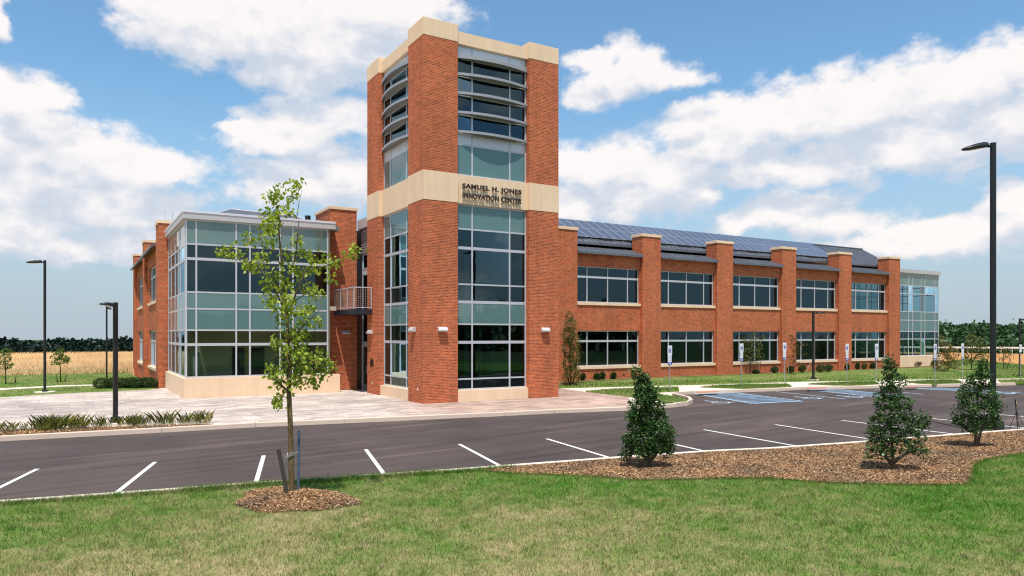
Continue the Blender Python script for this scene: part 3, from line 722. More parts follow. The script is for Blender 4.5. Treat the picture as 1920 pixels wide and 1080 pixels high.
part('brick_wall', MB().box(0.72, 7.0, 7.13, 16.0, -0.2, 8.9), 'letter')
# balcony
bal = group('balcony')
each('slab', [(-1.0, -0.015, 6.32, 7.1, 4.05, 4.31), (-1.0, 0.5, 7.1, 9.59, 4.05, 4.31)], 'navy', bal)
rl = MB()
for x, y in ((-0.97, 6.35), (-0.97, 7.4), (-0.97, 8.5), (-0.97, 9.55), (-0.06, 6.35)): rl.box(x - 0.02, x + 0.02, y - 0.02, y + 0.02, 4.31, 5.40)
rl.box(-0.995, -0.945, 6.325, 9.58, 5.38, 5.43).box(-0.94, -0.03, 6.325, 6.375, 5.38, 5.43).box(-0.985, -0.955, 6.33, 9.57, 4.37, 4.41).box(-0.95, -0.03, 6.33, 6.36, 4.37, 4.41)
part('railing', rl, 'frame', bal)
wm = MB()
for k in range(25): y = 6.46 + k * 0.125; wm.box(-0.976, -0.964, y, y + 0.012, 4.41, 5.38)
for k in range(7): x = -0.88 + k * 0.125; wm.box(x, x + 0.012, 6.344, 6.356, 4.41, 5.38)
for k in range(8): z = 4.50 + k * 0.11; wm.box(-0.974, -0.966, 6.37, 9.54, z, z + 0.01).box(-0.94, -0.09, 6.346, 6.354, z, z + 0.01)
part('wire_mesh', wm, 'mesh', bal)

# --- right wing: five bays between brick piers
XR = [14.40, 21.42, 28.45, 35.46, 42.44, 49.32]; XL = [12.75] + [x - 1.66 for x in XR[1:]]
PYF = 8.5; WALL = 8.68
for i in range(6):
    part('brick_pier', MB().box(XL[i], XR[i], PYF, 9.53, -0.3, 9.64), 'brick')
    part('pier_cap', MB().box(XL[i] - 0.05, XR[i] + 0.05, PYF - 0.05, 9.58, 9.64, 9.83), 'stone', bevel=0.012)
part('brick_wall', MB().box(7.0, XL[0], WALL, 9.0, -0.3, 8.85), 'brick')
WZ = (0.97, 3.28, 5.10, 7.43)
def window(x0, x1, z0, z1, tz):
    w = group('window')
    n = (x1 - x0)
    cols = [x0, x0 + 0.93, x0 + n / 2, x1 - 0.93, x1]
    wall_frame('x', 8.86, cols, [tz], z0, z1, ['glass', 'glass'], w, w=0.065, depth=0.10, thick=(tz,))
    part('sill', MB().box(x0 - 0.08, x1 + 0.06, WALL - 0.07, 8.80, z0 - 0.17, z0), 'stone', w)
    return w
for i in range(5):
    a, b = XR[i], XL[i + 1]; x0, x1 = a + 0.06, b - 0.07
    mb = MB().box(a, b, WALL, 9.0, -0.3, WZ[0] - 0.17).box(a, b, WALL, 9.0, WZ[1], WZ[2] - 0.17).box(a, b, WALL, 9.0, WZ[3], 8.38)
    mb.box(a, x0, WALL, 8.99, WZ[0] - 0.17, WZ[1]).box(x1, b, WALL, 8.99, WZ[0] - 0.17, WZ[1]).box(a, x0, WALL, 8.99, WZ[2] - 0.17, WZ[3]).box(x1, b, WALL, 8.99, WZ[2] - 0.17, WZ[3])
    part('brick_wall', mb, 'brick')
    window(x0, x1, WZ[0], WZ[1], 2.60); window(x0, x1, WZ[2], WZ[3], 6.75)
    part('office_partition', MB().box(x0 + 1.4, x0 + 2.6, 9.6, 9.7, 4.62, 5.42).box(x0 + 2.75, x0 + 4.1, 9.6, 9.7, 4.62, 5.38) if i < 2 else MB().box(x0 + 0.9, x0 + 2.4, 9.6, 9.7, 4.62 if i < 4 else 0.14, 5.35 if i < 4 else 1.45).box(x0 + 2.6, x0 + 4.2, 9.6, 9.7, 4.62 if i == 2 else 0.14, 5.3 if i == 2 else 1.4), 'tan')
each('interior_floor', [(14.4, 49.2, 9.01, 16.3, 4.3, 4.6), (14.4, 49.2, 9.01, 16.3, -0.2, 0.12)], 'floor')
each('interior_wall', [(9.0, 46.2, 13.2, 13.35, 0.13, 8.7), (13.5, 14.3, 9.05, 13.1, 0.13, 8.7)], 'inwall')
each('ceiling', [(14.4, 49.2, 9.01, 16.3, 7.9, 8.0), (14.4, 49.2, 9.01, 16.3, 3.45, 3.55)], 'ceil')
part('brick_wall', MB().box(7.0, 46.0, 16.3, 16.6, -0.3, 9.0), 'brick')
# roof: a stepped lower eave between piers, the main slope with standing seams, gable end at the right
SL = math.tan(R(30)); rf = group('metal_roof')
RY0, RZ0, RYR = 9.6, 9.14, 12.9; RZR = RZ0 + (RYR - RY0) * SL
def slope_slab(mb, x0, x1, y0, z0, y1, t, sl=None):
    z1 = z0 + (y1 - y0) * (SL if sl is None else sl)
    mb.extrude([(x0, y0, z0), (x0, y1, z1), (x0, y1, z1 - t), (x0, y0, z0 - t)], (0, 0, 0), (x1 - x0, 0, 0))
mb = MB(); sm = MB()
for i in range(5):
    a, b = XR[i] + 0.01, XL[i + 1] - 0.01
    e_ = MB(); slope_slab(e_, a, b, 8.33, 8.34, 9.62, 0.14, 0.36); part('lower_eave', e_, 'roof', rf)
    x = a + 0.25; sm = MB()
    while x < b:
        slope_slab(sm, x, x + 0.03, 8.32, 8.37, 9.60, 0.05, 0.36); x += 0.46
    part('seam', sm, 'roof', rf)
mb = MB(); GX = 50.4
slope_slab(mb, 9.0, GX, RY0, RZ0, RYR, 0.16)
mb.extrude([(9.0, RYR, RZR), (9.0, 16.9, RZR - (16.9 - RYR) * SL), (9.0, 16.9, RZR - (16.9 - RYR) * SL - 0.16), (9.0, RYR, RZR - 0.16)], (0, 0, 0), (GX - 9.0, 0, 0))
part('main_slope', mb, 'roof', rf)
sm = MB(); x = 9.3
while x < GX:
    slope_slab(sm, x, x + 0.035, RY0 - 0.01, RZ0 + 0.04, RYR, 0.06); x += 0.46
sm.box(9.0, GX + 0.01, RYR - 0.12, RYR + 0.12, RZR - 0.02, RZR + 0.06)
part('seam', sm, 'roof', rf)
part('gable_wall', MB().extrude([(9.0, 9.7, 8.9), (9.0, RYR, RZR - 0.18), (9.0, 16.5, 8.9)], (0, 0, 0), (0.3, 0, 0)).extrude([(50.0, 9.7, 8.9), (50.0, RYR, RZR - 0.18), (50.0, 16.5, 8.9)], (0, 0, 0), (0.3, 0, 0)), 'brick', rf)
# solar panels, two rows of 40
cs, sn = math.cos(R(30)), math.sin(R(30))
for r_ in range(2):
    s0 = 0.62 + r_ * 1.56; s1 = s0 + 1.52
    for k in range(41):
        x0 = 10.0 + k * 0.80; x1 = x0 + 0.765
        def P(x, s, h): return (x, RY0 + s * cs - h * sn, RZ0 + s * sn + h * cs)
        g = MB(); hb, ht = 0.10, 0.145
        g.add([P(x0, s0, hb), P(x1, s0, hb), P(x1, s1, hb), P(x0, s1, hb), P(x0, s0, ht), P(x1, s0, ht), P(x1, s1, ht), P(x0, s1, ht)], [(0, 3, 2, 1), (4, 5, 6, 7), (0, 1, 5, 4), (1, 2, 6, 5), (2, 3, 7, 6), (3, 0, 4, 7)], 1)
        i_ = 0.024
        g.quad(P(x0 + i_, s0 + i_, ht + 0.004), P(x1 - i_, s0 + i_, ht + 0.004), P(x1 - i_, s1 - i_, ht + 0.004), P(x0 + i_, s1 - i_, ht + 0.004), 0)
        part('solar_panel', g, ('solar', 'silver'))
each('panel_rail', [(10.2 + k * 2.4, 11.3 + k * 2.4, RY0 + 0.40, RY0 + 0.52, RZ0 + 0.26, RZ0 + 0.36) for k in range(14)], 'black', rf)
# right-hand glass pavilion
RX0, RX1, RYF, RYB = 49.34, 56.9, 9.3, 14.6
each('stone_base', [(RX0, RX1 + 0.2, RYF - 0.1, RYF + 0.3, -0.3, 1.08), (RX1 - 0.1, RX1 + 0.2, RYF + 0.3, RYB, -0.3, 1.08), (RX0, RX1 + 0.2, RYB, RYB + 0.3, -0.3, 1.08)], 'stone')
rrow = [2.63, 3.32, 4.34, 5.12, 6.75, 7.49]; rk = ['clear', 'clear', 'spandrel', 'spandrel', 'clear', 'clear', 'spandrel']
cw = group('curtain_wall'); wall_frame('x', RYF + 0.07, [RX0, 50.6, 52.0, 52.65, 53.98, 54.6, 56.25, RX1], rrow, 1.08, 8.62, rk, cw, w=0.08)
cw = group('curtain_wall'); wall_frame('x', RYB + 0.07, [RX0, 50.6, 52.0, 52.65, 53.98, 54.6, 56.25, RX1], rrow, 1.08, 8.62, ['clear', 'clear', 'spandrel', 'clear', 'clear', 'clear', 'clear'], cw, w=0.08)
cw = group('curtain_wall'); wall_frame('y', RX1 - 0.07, [RYF + 0.15, 10.9, 12.8, RYB - 0.02], rrow, 1.08, 8.62, ['clear', 'clear', 'spandrel', 'clear', 'clear', 'clear', 'clear'], cw, w=0.08)
part('fascia', MB().box(RX0, RX1 + 0.15, RYF - 0.12, RYB + 0.3, 8.62, 8.95), 'fascia')
each('interior_floor', [(RX0, RX1 - 0.2, RYF + 0.25, RYB - 0.05, 4.36, 4.6), (RX0, RX1 - 0.2, RYF + 0.31, RYB - 0.05, -0.2, 0.1)], 'floor')
each('balustrade', [(RX0, RX1 - 0.3, 11.8, 11.85, 6.0, 6.08), (RX0, 55, 12.2, 12.25, 2.0, 2.05), (RX0, 54, 12.2, 12.25, 1.7, 1.75)], 'steel')
# west wing behind the pavilion
WXF = -8.95
for y0, y1 in ((16.55, 18.3), (26.6, 28.2), (36.5, 38.2)):
    part('brick_pier', MB().box(WXF, WXF + 1.66, y0, y1, -0.3, 9.35), 'brick')
    part('pier_cap', MB().box(WXF - 0.05, WXF + 1.71, y0 - 0.05, y1 + 0.05, 9.35, 9.52), 'stone')
WX = WXF + 0.20
for a, b in ((18.3, 26.6), (28.2, 36.5)):
    y0, y1 = a + 1.4, b - 1.2
    mb = MB().box(WX, WX + 0.3, a, b, -0.3, 0.8).box(WX, WX + 0.3, a, b, 3.28, 4.93).box(WX, WX + 0.3, a, b, 7.43, 8.4)
    for z0, z1 in ((0.8, 3.28), (4.93, 7.43)): mb.box(WX, WX + 0.29, a, y0, z0, z1).box(WX, WX + 0.29, y1, b, z0, z1)
    part('brick_wall', mb, 'brick')
    for z0, z1, tz in ((0.97, 3.28, 2.6), (5.1, 7.43, 6.75)):
        w = group('window'); n = y1 - y0
        wall_frame('y', WX + 0.16, [y0, y0 + n * .18, y0 + n * .5, y0 + n * .82, y1], [tz], z0, z1, ['glass', 'glass'], w, w=0.08, depth=0.10, thick=(tz,))
        part('sill', MB().box(WX - 0.10, WX + 0.12, y0 - 0.06, y1 + 0.06, z0 - 0.17, z0), 'stone', w)
    part('eave', MB().extrude([(WXF - 0.30, a - 0.2, 8.10), (WXF - 0.30, a - 0.2, 8.25), (WXF + 0.9, a - 0.2, 8.95), (WXF + 0.9, a - 0.2, 8.80)], (0, 0.25, 0), (0, b - a + 0.15, 0)), 'roof')
part('brick_wall', MB().box(WX + 0.32, -1.3, 37.5, 38.0, -0.3, 8.4), 'brick')
each('interior_wall', [(-6.2, -6.0, 16.6, 37.4, -0.1, 8.4), (WX + 0.32, -6.21, 16.6, 37.4, 4.3, 4.5), (WX + 0.32, -6.21, 16.6, 37.4, 7.9, 8.0)], 'inwall')
hr = MB(); e0, rz = 9.0, 10.7
hv = [(-8.3, 14.6, e0), (2.4, 14.6, e0), (2.4, 21.6, e0), (-8.3, 21.6, e0), (-4.8, 18.1, rz), (-0.9, 18.1, rz - 0.1)]
hr.add(hv, [(0, 1, 5, 4), (1, 2, 5), (2, 3, 4, 5), (3, 0, 4), (0, 3, 2, 1)])
part('hip_roof', hr, 'roof')
part('hip_trim', MB().tube([hv[0], hv[4], hv[5], hv[1]], 0.06, 6), 'fascia')
part('roof_vent', MB().tube([(-1.7, 12.2, 8.7), (-1.7, 12.2, 9.75)], 0.16, 10), 'black')
mb = MB()
for x, y in ((-8.6, 16.8), (-8.2, 16.9)): mb.tube([(x, y, 9.5), (x, y, 10.1)], 0.012, 5)
part('lightning_rod', mb, 'steel')

# ================================================================== TREES AND PLANTS
def local(base, z0=0.0):
    """frame for a plant measured on the photo: (u,v) offsets at the base's own distance -> metres"""
    bx, by = at(base[0], base[1], z0); d = dist(bx, by); s = d / FPX
    def f(u, v, depth=0.0):
        q = np.array([bx, by]) + RT * (u - base[0]) * s + FW * depth
        return (float(q[0]), float(q[1]), z0 + (base[1] - v) * s)
    return (bx, by, z0), s, f
# --- the young maple in its mulch ring
ring = []
for k in range(40):
    a = 2 * math.pi * k / 40; rr = 1 + 0.10 * math.sin(3 * a + 1) + 0.06 * math.sin(7 * a)
    ring.append(at(551 + 112 * rr * math.cos(a), 939 + 23 * rr * math.sin(a)))
mx_, my_ = np.mean([p[0] for p in ring]), np.mean([p[1] for p in ring])
mv = []; mf = []
for j, (t, h) in enumerate(((1.0, 0.004), (0.85, 0.05), (0.6, 0.11), (0.3, 0.15))):
    for p in ring: mv.append((mx_ + (p[0] - mx_) * t, my_ + (p[1] - my_) * t, h + random.uniform(-0.012, 0.012)))
mv.append((mx_, my_, 0.16)); nr_ = len(ring)
for j in range(3):
    for k in range(nr_): mf.append((j * nr_ + k, j * nr_ + (k + 1) % nr_, (j + 1) * nr_ + (k + 1) % nr_, (j + 1) * nr_ + k))
for k in range(nr_): mf.append((3 * nr_ + k, 3 * nr_ + (k + 1) % nr_, len(mv) - 1))
tag(MB().add(mv, mf).build('mulch', M['mulch'], smooth=True), kind='stuff')
base, s, F = local((547, 928), 0.10)
tr = empty('young_tree', base, 'slender young tree with bright green leaves, staked in a mulch ring on the lawn', 'tree')
tp = [(548, 940), (548, 925), (546, 880), (544.5, 800), (542, 740), (541, 690), (539.5, 620), (535, 560), (527, 480), (521, 410), (518, 362)]
trad = [0.075, 0.056, 0.050, 0.047, 0.044, 0.039, 0.032, 0.025, 0.017, 0.011, 0.006]
tb = MB().tube([F(u, v) for u, v in tp], trad, 10)
Br = [((541.5, 735), (524, 715), (508, 700), 0.018, -0.2), ((541, 715), (565, 700), (600, 688), 0.02, 0.25), ((541, 690), (575, 672), (612, 680), 0.016, -0.3), ((540, 665), (520, 640), (514, 618), 0.014, 0.3), ((540, 640), (565, 610), (586, 584), 0.018, 0.35),
      ((538, 600), (560, 545), (583, 500), 0.02, -0.2), ((583, 500), (598, 478), (612, 438), 0.008, -0.25), ((537, 590), (505, 530), (470, 492), 0.02, 0.3), ((470, 492), (447, 480), (424, 472), 0.009, 0.4), ((535, 570), (508, 500), (494, 425), 0.017, -0.35),
      ((533, 545), (552, 480), (556, 410), 0.017, 0.15), ((556, 410), (558, 380), (562, 350), 0.008, 0.15), ((532, 530), (580, 505), (622, 488), 0.016, 0.35), ((622, 488), (645, 478), (670, 474), 0.007, 0.4), ((529, 500), (515, 470), (476, 452), 0.012, -0.4), ((536, 575), (575, 555), (604, 548), 0.013, -0.45), ((541, 700), (548, 715), (566, 722), 0.012, 0.4), ((541.5, 730), (530, 738), (520, 748), 0.01, 0.25)]
for a, b, c, r_, dp in Br: tb.tube([F(*a), F(b[0], b[1], dp * 0.5), F(c[0], c[1], dp)], [r_, r_ * 0.7, r_ * 0.3], 6)
tb.build('trunk', M['bark'], tr, smooth=True)
cl = [(513, 352, 10, 26), (521, 372, 12, 34), (560, 352, 13, 34), (558, 372, 10, 24), (500, 398, 14, 34), (528, 398, 12, 30), (552, 402, 12, 30), (492, 420, 11, 26), (520, 425, 14, 40), (510, 446, 15, 44), (548, 446, 11, 24), (474, 452, 13, 32), (424, 474, 9, 20), (440, 474, 13, 34), (452, 490, 12, 32), (470, 498, 14, 40),
      (500, 484, 15, 44), (530, 476, 14, 40), (556, 470, 12, 28), (577, 478, 12, 30), (606, 486, 13, 30), (625, 488, 10, 22), (660, 474, 13, 26), (672, 470, 9, 16), (585, 505, 13, 36), (557, 508, 16, 46), (520, 518, 17, 52), (492, 535, 13, 38), (536, 540, 18, 56), (575, 540, 15, 42), (600, 552, 13, 34), (612, 520, 8, 14),
      (515, 562, 15, 46), (548, 570, 18, 60), (584, 578, 15, 44), (526, 592, 16, 48), (560, 600, 18, 58), (590, 600, 10, 22), (540, 622, 17, 54), (566, 632, 14, 40), (526, 642, 14, 40), (552, 655, 17, 52), (578, 660, 16, 42), (540, 676, 18, 54), (600, 672, 14, 40), (614, 684, 11, 30), (572, 690, 17, 52), (520, 692, 15, 42), (500, 705, 10, 24), (540, 704, 18, 54), (592, 698, 15, 44), (512, 720, 12, 34), (556, 718, 15, 42), (582, 716, 12, 32), (520, 744, 12, 34), (530, 756, 8, 18)]
Cpts = []
for u, v, r_, n in cl:
    dpt = random.uniform(-0.45, 0.45)
    for _ in range(int(n * 1.2)):
        a = random.gauss(0, 0.56), random.gauss(0, 0.55), random.gauss(0, 0.55)
        Cpts.append(F(u + a[0] * r_, v + a[1] * r_, dpt + a[2] * r_ * s * 1.6))
leaves('crown', np.array(Cpts), 0.078, M['maple'], tr, droop=0.75, width=0.72, folded=True)
def stake(name, pts, r_, m, label, group_=None, tip=None):
    o = MB().tube(pts, r_, 8).build(name, M[m]); return tag(o, label, 'stake', group_)
stake('tree_stake', [F(543, 940, -0.05), F(526, 840, -0.12)], 0.036, 'darkwood', 'dark leaning wooden stake left of the young tree trunk')
stake('tree_stake', [F(556, 925, 0.1), F(557.5, 809, 0.1)], 0.024, 'bluestake', 'thin upright blue stake right of the young tree trunk')
tie = MB()
for k in range(3): tie.tube([F(545.5 + 6.5 * math.cos(a), 851 + k * 2.2 + 3 * math.sin(a * 2), 0.065 * math.sin(a)) for a in [2 * math.pi * q / 12 for q in range(13)]], 0.008, 5)
tie.tube([F(551, 851, 0), F(557, 848, 0.1)], 0.008, 5).tube([F(540, 853, 0), F(536, 858, -0.06)], 0.009, 5)
tag(tie.build('tree_tie', M['steel']), 'grey wire tie wrapped round the young tree trunk', 'tie')
# --- plants made of leaf clumps
def plant(name, base, blobs, size, m, label, cat, stems=(), group_=None, z0=0.02, n_per=900, flat=0.9, bark='darkbark', width=0.6, stem_r=0.02, shell=0.5, droop=0.1, trunk='trunk', crown='crown', sprigs=0):
    """blobs are (u, v, half width, half height[, weight]) on the photo, made round in depth"""
    b0, s, F = local(base, z0)
    t = empty(name, b0, label, cat, group_)
    L_ = []
    for q in blobs:
        u, v, ru, rv = q[:4]; w = q[4] if len(q) > 4 else 1.0
        dp = q[5] if len(q) > 5 else random.uniform(-0.25, 0.25) * ru * s
        c = F(u, v, dp); L_.append((c[0], c[1], c[2], ru * s * flat, ru * s * flat, rv * s, max(6, int(n_per * w))))
    base_blobs = list(L_)
    for _ in range(sprigs):
        q = random.choice(base_blobs); dv = Vector((random.gauss(0, 1), random.gauss(0, 1), random.gauss(0.1, 0.8))).normalized()
        k = random.uniform(0.95, 1.35); r_ = random.uniform(0.055, 0.10)
        L_.append((q[0] + dv.x * q[3] * k, q[1] + dv.y * q[4] * k, q[2] + dv.z * q[5] * k, r_, r_, r_ * 1.3, random.randint(14, 34)))
    P, O = blob_pts(L_, shell)
    keep = P[:, 2] > b0[2] + 0.01
    leaves(crown, P[keep], size, M[m], t, droop=droop, width=width, outward=O[keep] * 0.8)
    if stems:
        mb = MB()
        for st in stems: mb.tube([F(*p) for p in st], [stem_r * (1 - 0.75 * i / (len(st) - 1)) for i in range(len(st))], 7)
        mb.build(trunk, M[bark], t, smooth=True)
    return t
plant('holly_shrub', (1217, 876), [(1196, 702, 12, 10, .35), (1208, 708, 9, 8, .25), (1205, 725, 17, 14, .8), (1206, 745, 20, 16, 1), (1218, 738, 15, 14, .7), (1203, 765, 21, 16, 1), (1226, 764, 18, 15, .8), (1190, 780, 13, 14, .5), (1212, 785, 26, 18, 1.3), (1195, 800, 20, 16, .9), (1240, 785, 15, 13, .55), (1225, 805, 30, 20, 1.5), (1205, 825, 28, 16, 1.2), (1245, 815, 18, 22, 1), (1178, 822, 14, 9, .4), (1190, 838, 18, 12, .6), (1230, 836, 28, 14, 1.3), (1210, 844, 24, 9, .8), (1255, 840, 10, 12, .4), (1176, 851, 10, 5, .2)],
      0.062, 'holly', 'pyramidal dark green holly in mulch, leftmost of three, before the grassy island tip', 'shrub', [[(1217, 884), (1217, 860), (1212, 800), (1208, 730)], [(1217, 866), (1235, 845), (1248, 825)], [(1216, 862), (1195, 845), (1180, 830)]], 'hollies in the mulch bed', n_per=619, stem_r=0.05, shell=0.35, sprigs=70)
plant('holly_shrub', (1674, 882), [(1668, 683, 9, 10, .3), (1668, 697, 12, 12, .5), (1680, 715, 18, 14, .7), (1662, 722, 14, 12, .5), (1672, 738, 22, 14, .9), (1660, 755, 22, 14, .8), (1690, 755, 20, 14, .7), (1665, 775, 28, 16, 1.2), (1698, 775, 18, 16, .7), (1650, 795, 22, 16, .9), (1685, 795, 28, 16, 1.1), (1642, 815, 18, 14, .7), (1670, 815, 28, 14, 1.2), (1712, 800, 16, 14, .5), (1732, 792, 9, 12, .25), (1705, 818, 20, 14, .7), (1640, 836, 16, 11, .5), (1690, 838, 28, 13, .9), (1722, 842, 14, 11, .4), (1630, 850, 9, 8, .2), (1662, 848, 12, 8, .3), (1735, 790, 6, 9, .12)],
      0.058, 'holly', 'dark green open-branched holly in mulch with ragged wide base, middle one of the three', 'shrub', [[(1674, 890), (1674, 860), (1670, 790), (1668, 700)], [(1674, 872), (1655, 850), (1640, 835)], [(1674, 866), (1700, 850), (1725, 842)], [(1674, 868), (1690, 856), (1705, 845)], [(1672, 830), (1700, 810), (1728, 795)]], 'hollies in the mulch bed', n_per=424, stem_r=0.045, shell=0.35, sprigs=70)
plant('holly_shrub', (1830, 838), [(1846, 682, 8, 9, .3), (1843, 697, 12, 11, .5), (1832, 712, 16, 11, .7), (1848, 715, 10, 12, .4), (1822, 728, 18, 12, .8), (1845, 735, 20, 12, .8), (1808, 742, 16, 12, .7), (1830, 752, 30, 14, 1.3), (1860, 750, 12, 14, .5), (1812, 768, 22, 15, 1), (1848, 772, 24, 16, 1.1), (1868, 765, 10, 14, .4), (1815, 790, 20, 12, .9), (1845, 793, 24, 12, 1), (1866, 790, 9, 12, .3), (1797, 788, 9, 10, .3), (1822, 803, 14, 7, .4)],
      0.058, 'holly', 'dense dark green holly in mulch close to the tall lamp post, rightmost of the three', 'shrub', [[(1829, 842), (1830, 815), (1832, 760), (1843, 690)], [(1831, 840), (1838, 812), (1848, 790)]], 'hollies in the mulch bed', n_per=538, stem_r=0.05, shell=0.35, sprigs=70)
# columnar tree against the tower, saplings by the wing
plant('columnar_tree', (1071, 722), [(1068, 594, 7, 9, .25), (1069, 610, 13, 14, .7), (1066, 628, 15, 14, .9), (1075, 640, 13, 16, .7), (1066, 655, 14, 16, .9), (1077, 668, 12, 16, .7), (1068, 682, 15, 15, .8), (1072, 698, 16, 13, .6), (1062, 708, 9, 9, .25), (1081, 708, 8, 9, .2)], 0.085, 'olive', 'narrow columnar tree with brownish green leaves beside the right side of the tower', 'tree', [[(1071, 724), (1069, 660), (1068, 595)], [(1069, 724), (1060, 690), (1058, 650)], [(1073, 724), (1080, 690), (1082, 650)]], n_per=850, z0=0.06, stem_r=0.05)
plant('columnar_tree', (1071.5, 718), [(1085, 640, 8, 12, .3), (1086, 660, 8, 12, .3), (1084, 680, 9, 12, .3)], 0.08, 'bronzeleaf', 'small bronze-leaved sapling half hidden behind the narrow tree at the tower', 'tree', [[(1085, 716), (1085, 660)]], n_per=130, z0=0.06, stem_r=0.02)
plant('sapling', (1406, 701), [(1392, 636, 7, 6, .2), (1412, 633, 10, 8, .5), (1428, 635, 6, 6, .2), (1400, 648, 14, 9, .8), (1420, 650, 12, 9, .6), (1408, 663, 18, 9, .9), (1426, 668, 8, 8, .3), (1395, 672, 10, 7, .4), (1412, 678, 10, 6, .3), (1384, 655, 5, 5, .1)], 0.085, 'olive', 'staked olive-green sapling in front of the third ground-floor window', 'tree', [[(1406, 703), (1408, 670), (1410, 632)], [(1407, 675), (1395, 655), (1390, 636)], [(1408, 668), (1422, 650), (1429, 636)]], n_per=420, z0=0.1, stem_r=0.03)
for q, r_, lb in (([(1398, 700), (1401.5, 682)], .02, 'short pale stake leaning inward left of the olive sapling by the third window'), ([(1404, 701), (1401.8, 684)], .02, 'short pale stake leaning against its neighbour under the olive sapling'), ([(1421, 701), (1426, 675)], .02, 'tall pale stake right of the olive sapling by the third window'), ([(1509, 700), (1520.5, 680)], .03, 'pale leaning stake beside the dark lamp post at the wing'), ([(1479.5, 702), (1477, 681)], .02, 'thin pale stake at the foot of the reddish sapling')):
    b0, s, F = local(q[0], 0.1); stake('tree_stake', [F(*q[0]), F(*q[1])], r_, 'wood', lb, 'stakes along the wing')
plant('sapling', (1488, 702), [(1483, 633, 4, 5, .3), (1490, 640, 7, 6, .5), (1488, 652, 8, 7, .6), (1492, 663, 8, 7, .5), (1484, 672, 7, 6, .4), (1490, 682, 9, 6, .6), (1500, 650, 8, 14, .35), (1508, 645, 6, 5, .15), (1508, 664, 6, 4, .15)], 0.085, 'reddish', 'thin reddish brown sapling left of the fourth window, before a brick pier', 'tree', [[(1488, 704), (1489, 670), (1485, 632)]], n_per=260, z0=0.1, stem_r=0.025)
plant('sapling', (1784, 696), [(1768, 672, 16, 12, .8), (1782, 664, 14, 12, .7), (1766, 686, 18, 9, .8), (1790, 684, 10, 8, .4), (1767, 640, 7, 12, .25), (1775, 652, 10, 8, .4)], 0.13, 'bronzeleaf', 'bushy bronze shrub-like tree just right of the far glass pavilion', 'tree', [[(1777, 698), (1775, 660), (1768, 630)]], n_per=520, z0=0.1, stem_r=0.04)
plant('sapling', (1822, 693), [(1822, 636, 10, 10, .5), (1835, 640, 9, 9, .4), (1820, 650, 16, 9, .8), (1838, 656, 12, 9, .5), (1822, 665, 17, 9, .7), (1838, 672, 9, 8, .3), (1812, 676, 9, 8, .3), (1850, 664, 7, 7, .2)], 0.13, 'olive', 'young green-topped tree just beyond the last blue sign, beside the tall lamp post', 'tree', [[(1822, 696), (1822, 660), (1824, 634)], [(1822, 680), (1836, 660), (1842, 642)], [(1822, 682), (1812, 668)]], n_per=460, z0=0.1, stem_r=0.05)
plant('sapling', (1885, 692), [(1880, 655, 7, 9, .4), (1890, 660, 8, 8, .4), (1878, 668, 8, 8, .4), (1896, 668, 6, 7, .2), (1886, 676, 10, 7, .4)], 0.12, 'bronzeleaf', 'sparse bronze sapling beside the tall lamp post, before the ploughed field', 'tree', [[(1882, 694), (1881, 652)], [(1888, 694), (1895, 664)]], n_per=220, z0=0.1, stem_r=0.03)
# left saplings
plant('sapling', (10, 720), [(10, 660, 9, 6, .5), (8, 672, 12, 7, .8), (14, 684, 9, 6, .4), (6, 686, 8, 6, .4)], 0.12, 'sapling', 'small green sapling at the field edge, cut by the left side of the photo', 'tree', [[(11, 722), (10, 690), (9, 660)], [(28, 718), (31, 700)]], 'young trees at the field edge', n_per=240, z0=-0.01, stem_r=0.04)
plant('sapling', (114, 716), [(113, 659, 8, 5, .5), (106, 668, 11, 5, .6), (120, 670, 10, 5, .6), (112, 677, 13, 5, .7), (126, 678, 5, 3, .15), (103, 681, 8, 3, .25)], 0.12, 'sapling', 'small green sapling with a leafy round top, right of the tall far lamp', 'tree', [[(114, 718), (113, 690), (112, 660)], [(108, 716), (105, 700)], [(121, 715), (126, 700)]], 'young trees at the field edge', n_per=240, z0=-0.01, stem_r=0.04)
# hedge at the left corner of the building: five bushes grown together
b0, s, F = local((235, 728), -0.01)
hd = empty('hedge', b0, 'low clipped dark green hedge at the left corner of the building', 'hedge')
P, O = blob_pts([(F(u, 720, dp)[0], F(u, 720, dp)[1], 0.27, 0.30 + ru * s * 0.5, 0.30 + ru * s * .5, 0.29, 2200) for u, ru, dp in ((191, 9, 0), (206, 9, .3), (222, 10, .2), (236, 10, .5), (250, 10, .3), (262, 9, .6), (273, 9, .5))], 0.6)
leaves('foliage', P[P[:, 2] > 0], 0.065, M['boxwood'], hd, outward=O[P[:, 2] > 0] * 0.8)
mb = MB()
for u in (191, 206, 222, 236, 250, 262, 273): mb.tube([F(u, 728, 0.3), F(u, 718, 0.3)], 0.02, 6)
mb.build('stem', M['darkbark'], hd)
